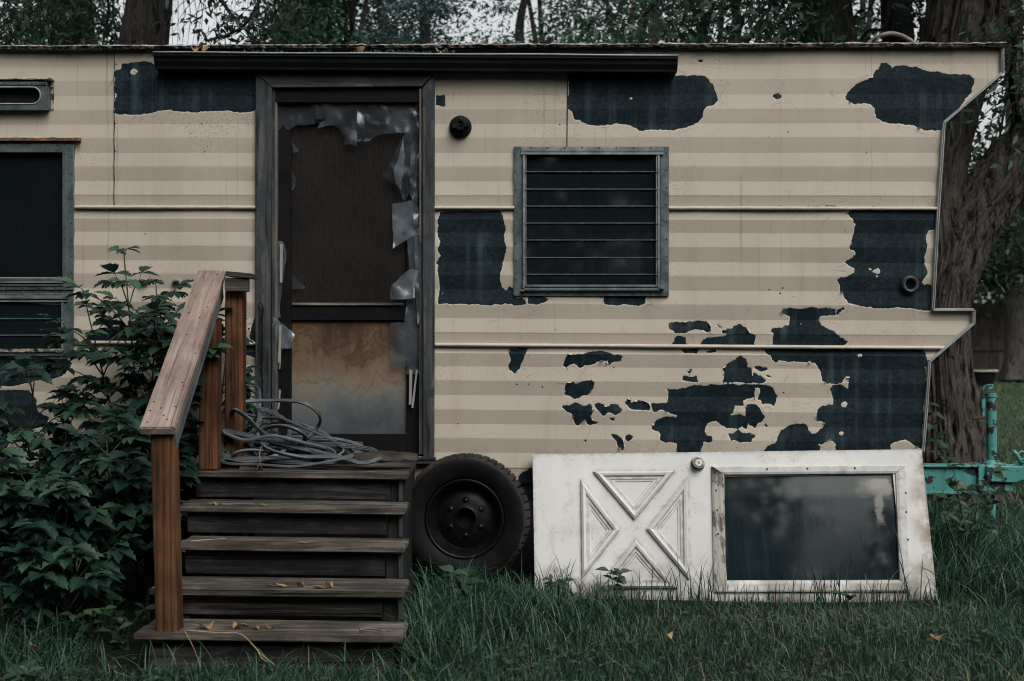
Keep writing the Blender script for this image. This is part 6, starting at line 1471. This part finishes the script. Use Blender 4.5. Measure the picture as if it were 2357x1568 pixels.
tips = branchy(t3_, m_bark2, [([P(2055, -40, Y), P(2035, 60, Y - .4), P(2000, 70, Y - .5), P(1975, 100, Y - .4)], .022, 10, .45, .1), ([P(2062, -20, Y), P(2110, 10, Y - .2), P(2118, 60, Y - .2), P(2105, 110, Y - .2)], .012, 40, .45, .3), ([P(2066, -60, Y), P(2020, -10, Y), P(1995, 30, Y + .2), P(1980, 50, Y)], .012, 16, .5, .3)], 81)
leaves_on('crown', m_lfD, t3_, tips[::4], 3, .09, .1, 82)
cloud('upper_crown', m_lfA, t3_, [(P(2050, -280, Y), (1.6, 1.5, .7), 2200)], .11, 83)
# left: two trunks with hanging twigs
Y = 4.2
t4_ = tree('leaning_tree', 335, Y, 'dark trunk leaning right behind the roof with bare hanging twigs beside it')
trunk_px(t4_, [(290, 1010, 150), (308, 500, 128), (322, 200, 114), (331, 105, 110), (344, 0, 104), (375, -300, 90)], Y, .12, 19.7, m_bark2, .3, 72, 18, 6)
tips = branchy(t4_, m_bark2, [([P(380, -300, Y), P(460, -160, Y - .4), P(480, -60, Y - .5), P(530, 30, Y - .5), P(590, 90, Y - .5)], .030, 30, .55, .55), ([P(385, -300, Y), P(560, -120, Y - .7), P(600, -20, Y - .7), P(560, 60, Y - .7), P(480, 95, Y - .7)], .026, 30, .5, .6), ([P(400, -300, Y), P(640, -120, Y - .4), P(690, 0, Y - .4), P(660, 90, Y - .3)], .024, 30, .5, .6)], 85)
leaves_on('crown', m_lfA, t4_, tips, 2, .095, .045, 86, .32)
tw = branchy(t4_, m_bark2, [([P(360 + k * 13, -130, Y - .2 - .1 * (k % 3)), P(372 + k * 12, -30, Y - .25), P(368 + k * 14, 40, Y - .3), P(375 + k * 11, 112, Y - .3)], .0045, 5, .35, .8) for k in range(8)] + [([P(290 + k * 17, -100, Y - .9), P(285 + k * 18, 0, Y - .9), P(292 + k * 17, 110, Y - .9)], .005, 6, .4, .8) for k in range(6)], 87, 'hanging_twig')
cloud('upper_crown', m_lfA, t4_, [(P(400, -330, Y), (2.2, 2.0, .8), 3600)], .11, 88)
Y = 5.4
t5_ = tree('shaggy_tree', 170, Y, 'shaggy dark trunk at the far left above the roof, wrapped in hanging green foliage')
trunk_px(t5_, [(172, 1010, 105), (170, 500, 100), (168, 105, 92), (165, 0, 90), (160, -300, 80)], Y, .12, 23.1, m_bark2, .3, 56, 16, 6)
tips = branchy(t5_, m_bark2, [([P(160, -200, Y), P(90, -60, Y - .5), P(60, 20, Y - .8), P(20, 100, Y - .8)], .028, 40, .7, .5), ([P(165, -200, Y), P(230, -60, Y - .4), P(250, 20, Y - .5), P(235, 110, Y - .5)], .022, 30, .5, .7), ([P(150, -200, Y), P(120, -40, Y - .7), P(150, 30, Y - .8), P(200, 100, Y - .7)], .02, 30, .5, .8), ([P(140, -200, Y), P(-20, -60, Y - .6), P(-60, 40, Y - .6), P(-80, 110, Y - .6)], .02, 30, .7, .5)], 91)
leaves_on('crown', m_lfD, t5_, tips, 6, .075, .09, 92)
cloud('upper_crown', m_lfA, t5_, [(P(120, -330, Y), (2.4, 2.2, .9), 3600), (P(30, 40, Y + 1.5), (.8, .7, .5), 1100)], .10, 93)
# middle distance crowns above the roof
def far_tree(name, px, Y, top_px, halfw_px, n, size, mat, label, seed, bot_px=240, clump=.24, asp=.45, per=42, shape='round', bark=m_bark2):
    t_ = tree(name, px, Y, label); s_ = sc(Y)
    x = PX(px, Y); zb_ = gzf(x, Y); zt = PZ(top_px, Y); zl = PZ(bot_px, Y); rw = halfw_px / s_
    k_ = math.sin(seed * 1.7) * .5; trunk_mesh([(x, Y, zb_ - .1), (x + .1, Y, (zb_ + zl) / 2), (x + k_ * .5, Y, zl), (x + k_ * 1.2, Y, zl + (zt - zl) * .35), (x + k_ * .4, Y, zl + (zt - zl) * .7)], [.24, .16, .11, .08, .03], 20, 8, .08, 5, seed, .3, t_, bark)
    if shape == 'cone':
        blobs = []
        for k in range(16):
            f = k / 15; z_ = zl + (zt - zl) * f; r_ = rw * (1.05 - f) + .12
            for j in range(max(3, int(8 * (1.1 - f)))):
                a = random.uniform(0, 6.28); blobs.append(((x + math.cos(a) * r_ * .68, Y + math.sin(a) * r_ * .68, z_ - .12), (r_ * .42, r_ * .42, .16), int(n / 90)))
        cloud('crown', mat, t_, blobs, size, seed, asp, .12, .15)
    else:
        blobs = []; g = random.Random(seed); zc = (zt + zl) / 2; rz = (zt - zl) / 2
        for k in range(14):
            a = g.uniform(0, 6.28); e = g.uniform(-1, 1); q = math.sqrt(1 - e * e) * .72
            blobs.append(((x + math.cos(a) * q * rw, Y + math.sin(a) * q * rw * .8, zc + e * rz * .75), (rw * .42, rw * .4, rz * .34), n // 14))
        cloud('crown', mat, t_, blobs, size, seed, asp, clump, per=per)
        lb = []
        for k in range(6):
            b = blobs[k][0]; lb.append(([Vector((x, Y, zl)), Vector(b) * .5 + Vector((x, Y, zl + .3)) * .5, Vector(b)], .06, 8, 1.0, .1))
        branchy(t_, bark, lb, seed + 1)
    return t_
far_tree('green_tree', 805, 13, -260, 200, 19000, .11, m_lfB, 'bright green leafy tree above the middle of the roof, over the doorway', 101, per=20)
far_tree('blue_spruce', 1035, 11, -420, 250, 24000, .09, m_lfC, 'blue grey spruce above the roof right of the doorway', 102, 330, shape='cone', asp=.3)
far_tree('leafy_tree', 1255, 15, -240, 190, 4300, .10, m_lfD, 'sparse leafy tree with sky showing through, right of the spruce', 103)
far_tree('leafy_tree', 1440, 13, -300, 190, 5000, .095, m_lfD, 'leafy tree above the roof over the louvred window', 104)
far_tree('leafy_tree', 1650, 14, -320, 235, 7400, .105, m_lfA, 'dense dark leafy tree above the right end of the gutter', 105)
far_tree('leafy_tree', 1985, 15, -300, 120, 2400, .10, m_lfD, 'leafy tree seen between the trunks on the right', 106)
far_tree('leafy_tree', 690, 16, -130, 60, 1100, .10, m_lfD, 'small leafy tree behind the hanging branches on the left', 107)
far_tree('leafy_tree', 60, 14, -300, 190, 5200, .11, m_lfB, 'pale green leafy tree at the far left behind the shaggy trunk', 108)
# yard behind, on the right: fence, trunk, tub, woods
Yf = 21.0; fence = thing('board_fence', (PX(2290, Yf), Yf, gzf(PX(2290, Yf), Yf)), 'weathered dark board fence at the back of the yard', 'fence')
m_fence = M_wood('dark_fence_board', (.025, .021, .018), (.075, .064, .055), (.14, .125, .11), 'Z', .5, .2, .4)
mb = MB(); rails = MB(); x = PX(2080, Yf); k = 0
zt_ = PZ(697, Yf)
while x < PX(2700, Yf):
    zb_ = gzf(x, Yf) - .05; mb.box((x, Yf, zb_), (x + .138, Yf + .02, zt_ + random.uniform(-.02, .02) + (.0))); x += .148
pf = mb.build('fence_panel', m_fence, fence)
for yy in (720, 802): a, b = P(2080, yy - 4, Yf - .04), P(2700, yy + 5, Yf - .04); MB().box((a.x, Yf - .05, a.z), (b.x, Yf - .002, b.z)).build('fence_rail', m_fence, fence)
Y = 19.5
t6_ = tree('grey_trunk_tree', 2345, Y, 'pale grey tree trunk in front of the board fence at the right edge', 'trees behind the trailer')
trunk_px(t6_, [(2346, 872, 70), (2344, 800, 60), (2343, 650, 52), (2342, 500, 48), (2338, 300, 46), (2330, 0, 40)], Y, .12, 31, m_bark3, .3, 48, 14, 6)
cloud('crown', m_lfA, t6_, [(P(2330, 580, Y + .6), (1.3, 1.2, .8), 3000), (P(2420, 520, Y), (2.2, 2, 1.3), 4500), (P(2270, 430, Y + 1), (1.6, 1.6, .8), 1300), (P(2360, -120, Y), (3, 2.5, 1.6), 4000)], .17, 111, .45, .4)
c = P(2255, 868, 17.5); c.z = gzf(c.x, 17.5) - .02
tub = thing('planter_tub', c, 'dark tub with a pale rim standing by the board fence', 'tub')
mb = MB(); mb.lathe([(0, 0), (.24, 0), (.30, .34), (.31, .36), (.27, .36), (.25, .3)], c, 'Z', 28); mb.build('tub', m_black, tub, smooth=True, auto=40)
mb = MB(); mb.lathe([(.315, .335), (.335, .345), (.335, .375), (.27, .375)], c, 'Z', 28); mb.build('tub_rim', M_plain('pale_rim', (.33, .31, .29), .6), tub, smooth=True, auto=40)
wo = cloud('woods', m_lfA, None, [((x, 27 + 3 * math.sin(x), z), (3.2, 2, 2.4), 1300) for x in range(-34, 40, 4) for z in (1.6, 4.2)] + [((x, 30, z), (3.6, 2, 2.4), 900) for x in range(10, 30, 4) for z in (1, 3.2)], .26, 120, .5, .7); tag(wo, 'dark wood beyond the yard', None, None, 'stuff')
wb = cloud('unseen_woods', M_leaf('darkened_foliage', (.003, .008, .006), (.007, .015, .010), (.012, .022, .013), .7, .15), None, [((x, -27 - 3 * math.sin(x * 1.7), z), (3.6, 2.4, 2.8), 1300) for x in range(-46, 50, 4) for z in (1.4, 4.8, 8.0, 11.2) if not (z > 10 and 5 <= x <= 12)] + [((5.2, -27, 11.2), (2.7, 2.4, 2.6), 1500), ((2, -27, 11.2), (3, 2.4, 2.6), 900), ((13.6, -27, 11.2), (3.3, 2.4, 2.6), 1500)] + [((-8.6 - 1.2 * math.sin(y), y, z), (2.2, 2.8, 2.4), 1000) for y in range(-22, -1, 3) for z in (1.2, 4.2, 7.4, 10.6)], .5, 121, .6, .9); tag(wb, 'line of trees across the yard behind the camera', None, None, 'stuff')  # unseen trees; left wing added to shade the wall, leaves darkened for dark reflections
# branch lying on the roof, and leaves and moss on the gutter
mb = MB(); br = catmull([P(1996, 104, .25), P(2008, 93, .25), P(2030, 82, .22), P(2052, 78, .22), P(2075, 83, .22), P(2095, 93, .2), P(2107, 103, .2)], 8); n = len(br)
mb.tube(br, [.008 + .006 * math.sin(math.pi * (.1 + .8 * i / n)) + .002 * mnoise.noise(Vector((i * .7, 1, 1))) for i in range(n)], 10); mb.tube([br[22], br[22] + Vector((-.05, 0, -.02)), br[22] + Vector((-.1, 0, -.07))], [.007, .005, .003], 7)
ob = mb.build('fallen_branch', M_wood('bare_branch', (.05, .043, .037), (.17, .15, .13), (.33, .3, .27), 'X', .5, .3, .5), None, smooth=True, loc=P(2050, 103, .22)); tag(ob, 'bare grey arched branch lying on the roof at the right', 'branch')
for x, y, L_, yaw, tl, lab in [(461, 116, .085, 1.2, 1.1, 'large tan dead leaf standing in the gutter at the left'), (445, 119, .06, .6, .8, 'reddish dead leaf in the gutter beside the large tan leaf'), (823, 122, .06, 2.2, .9, 'brown dead leaf in the gutter above the doorway'), (1011, 124, .075, .4, .7, 'tan dead leaf in the gutter right of the doorway')]:
    dry_leaf(P(x, y + 4, -.07), L_, .026, yaw, 2, tl, lab, 'dead leaves in the gutter')
ml = Leaves(); rs_ = random.Random(3)
for cx_ in (730, 830, 900, 925, 960, 1015, 880, 640, 590):
    for k in range(26):
        p = P(cx_ + rs_.gauss(0, 14), 126, -.075); ml.put(p, (rs_.gauss(0, 1), rs_.gauss(0, .5), 1.2), (rs_.gauss(0, 1), -1, 0), rs_.uniform(.012, .034), LF2_V, LF2_F)
mo = ml.build('gutter_moss', m_weed, None); tag(mo, 'tiny moss and seedlings growing along the gutter', None, None, 'stuff')
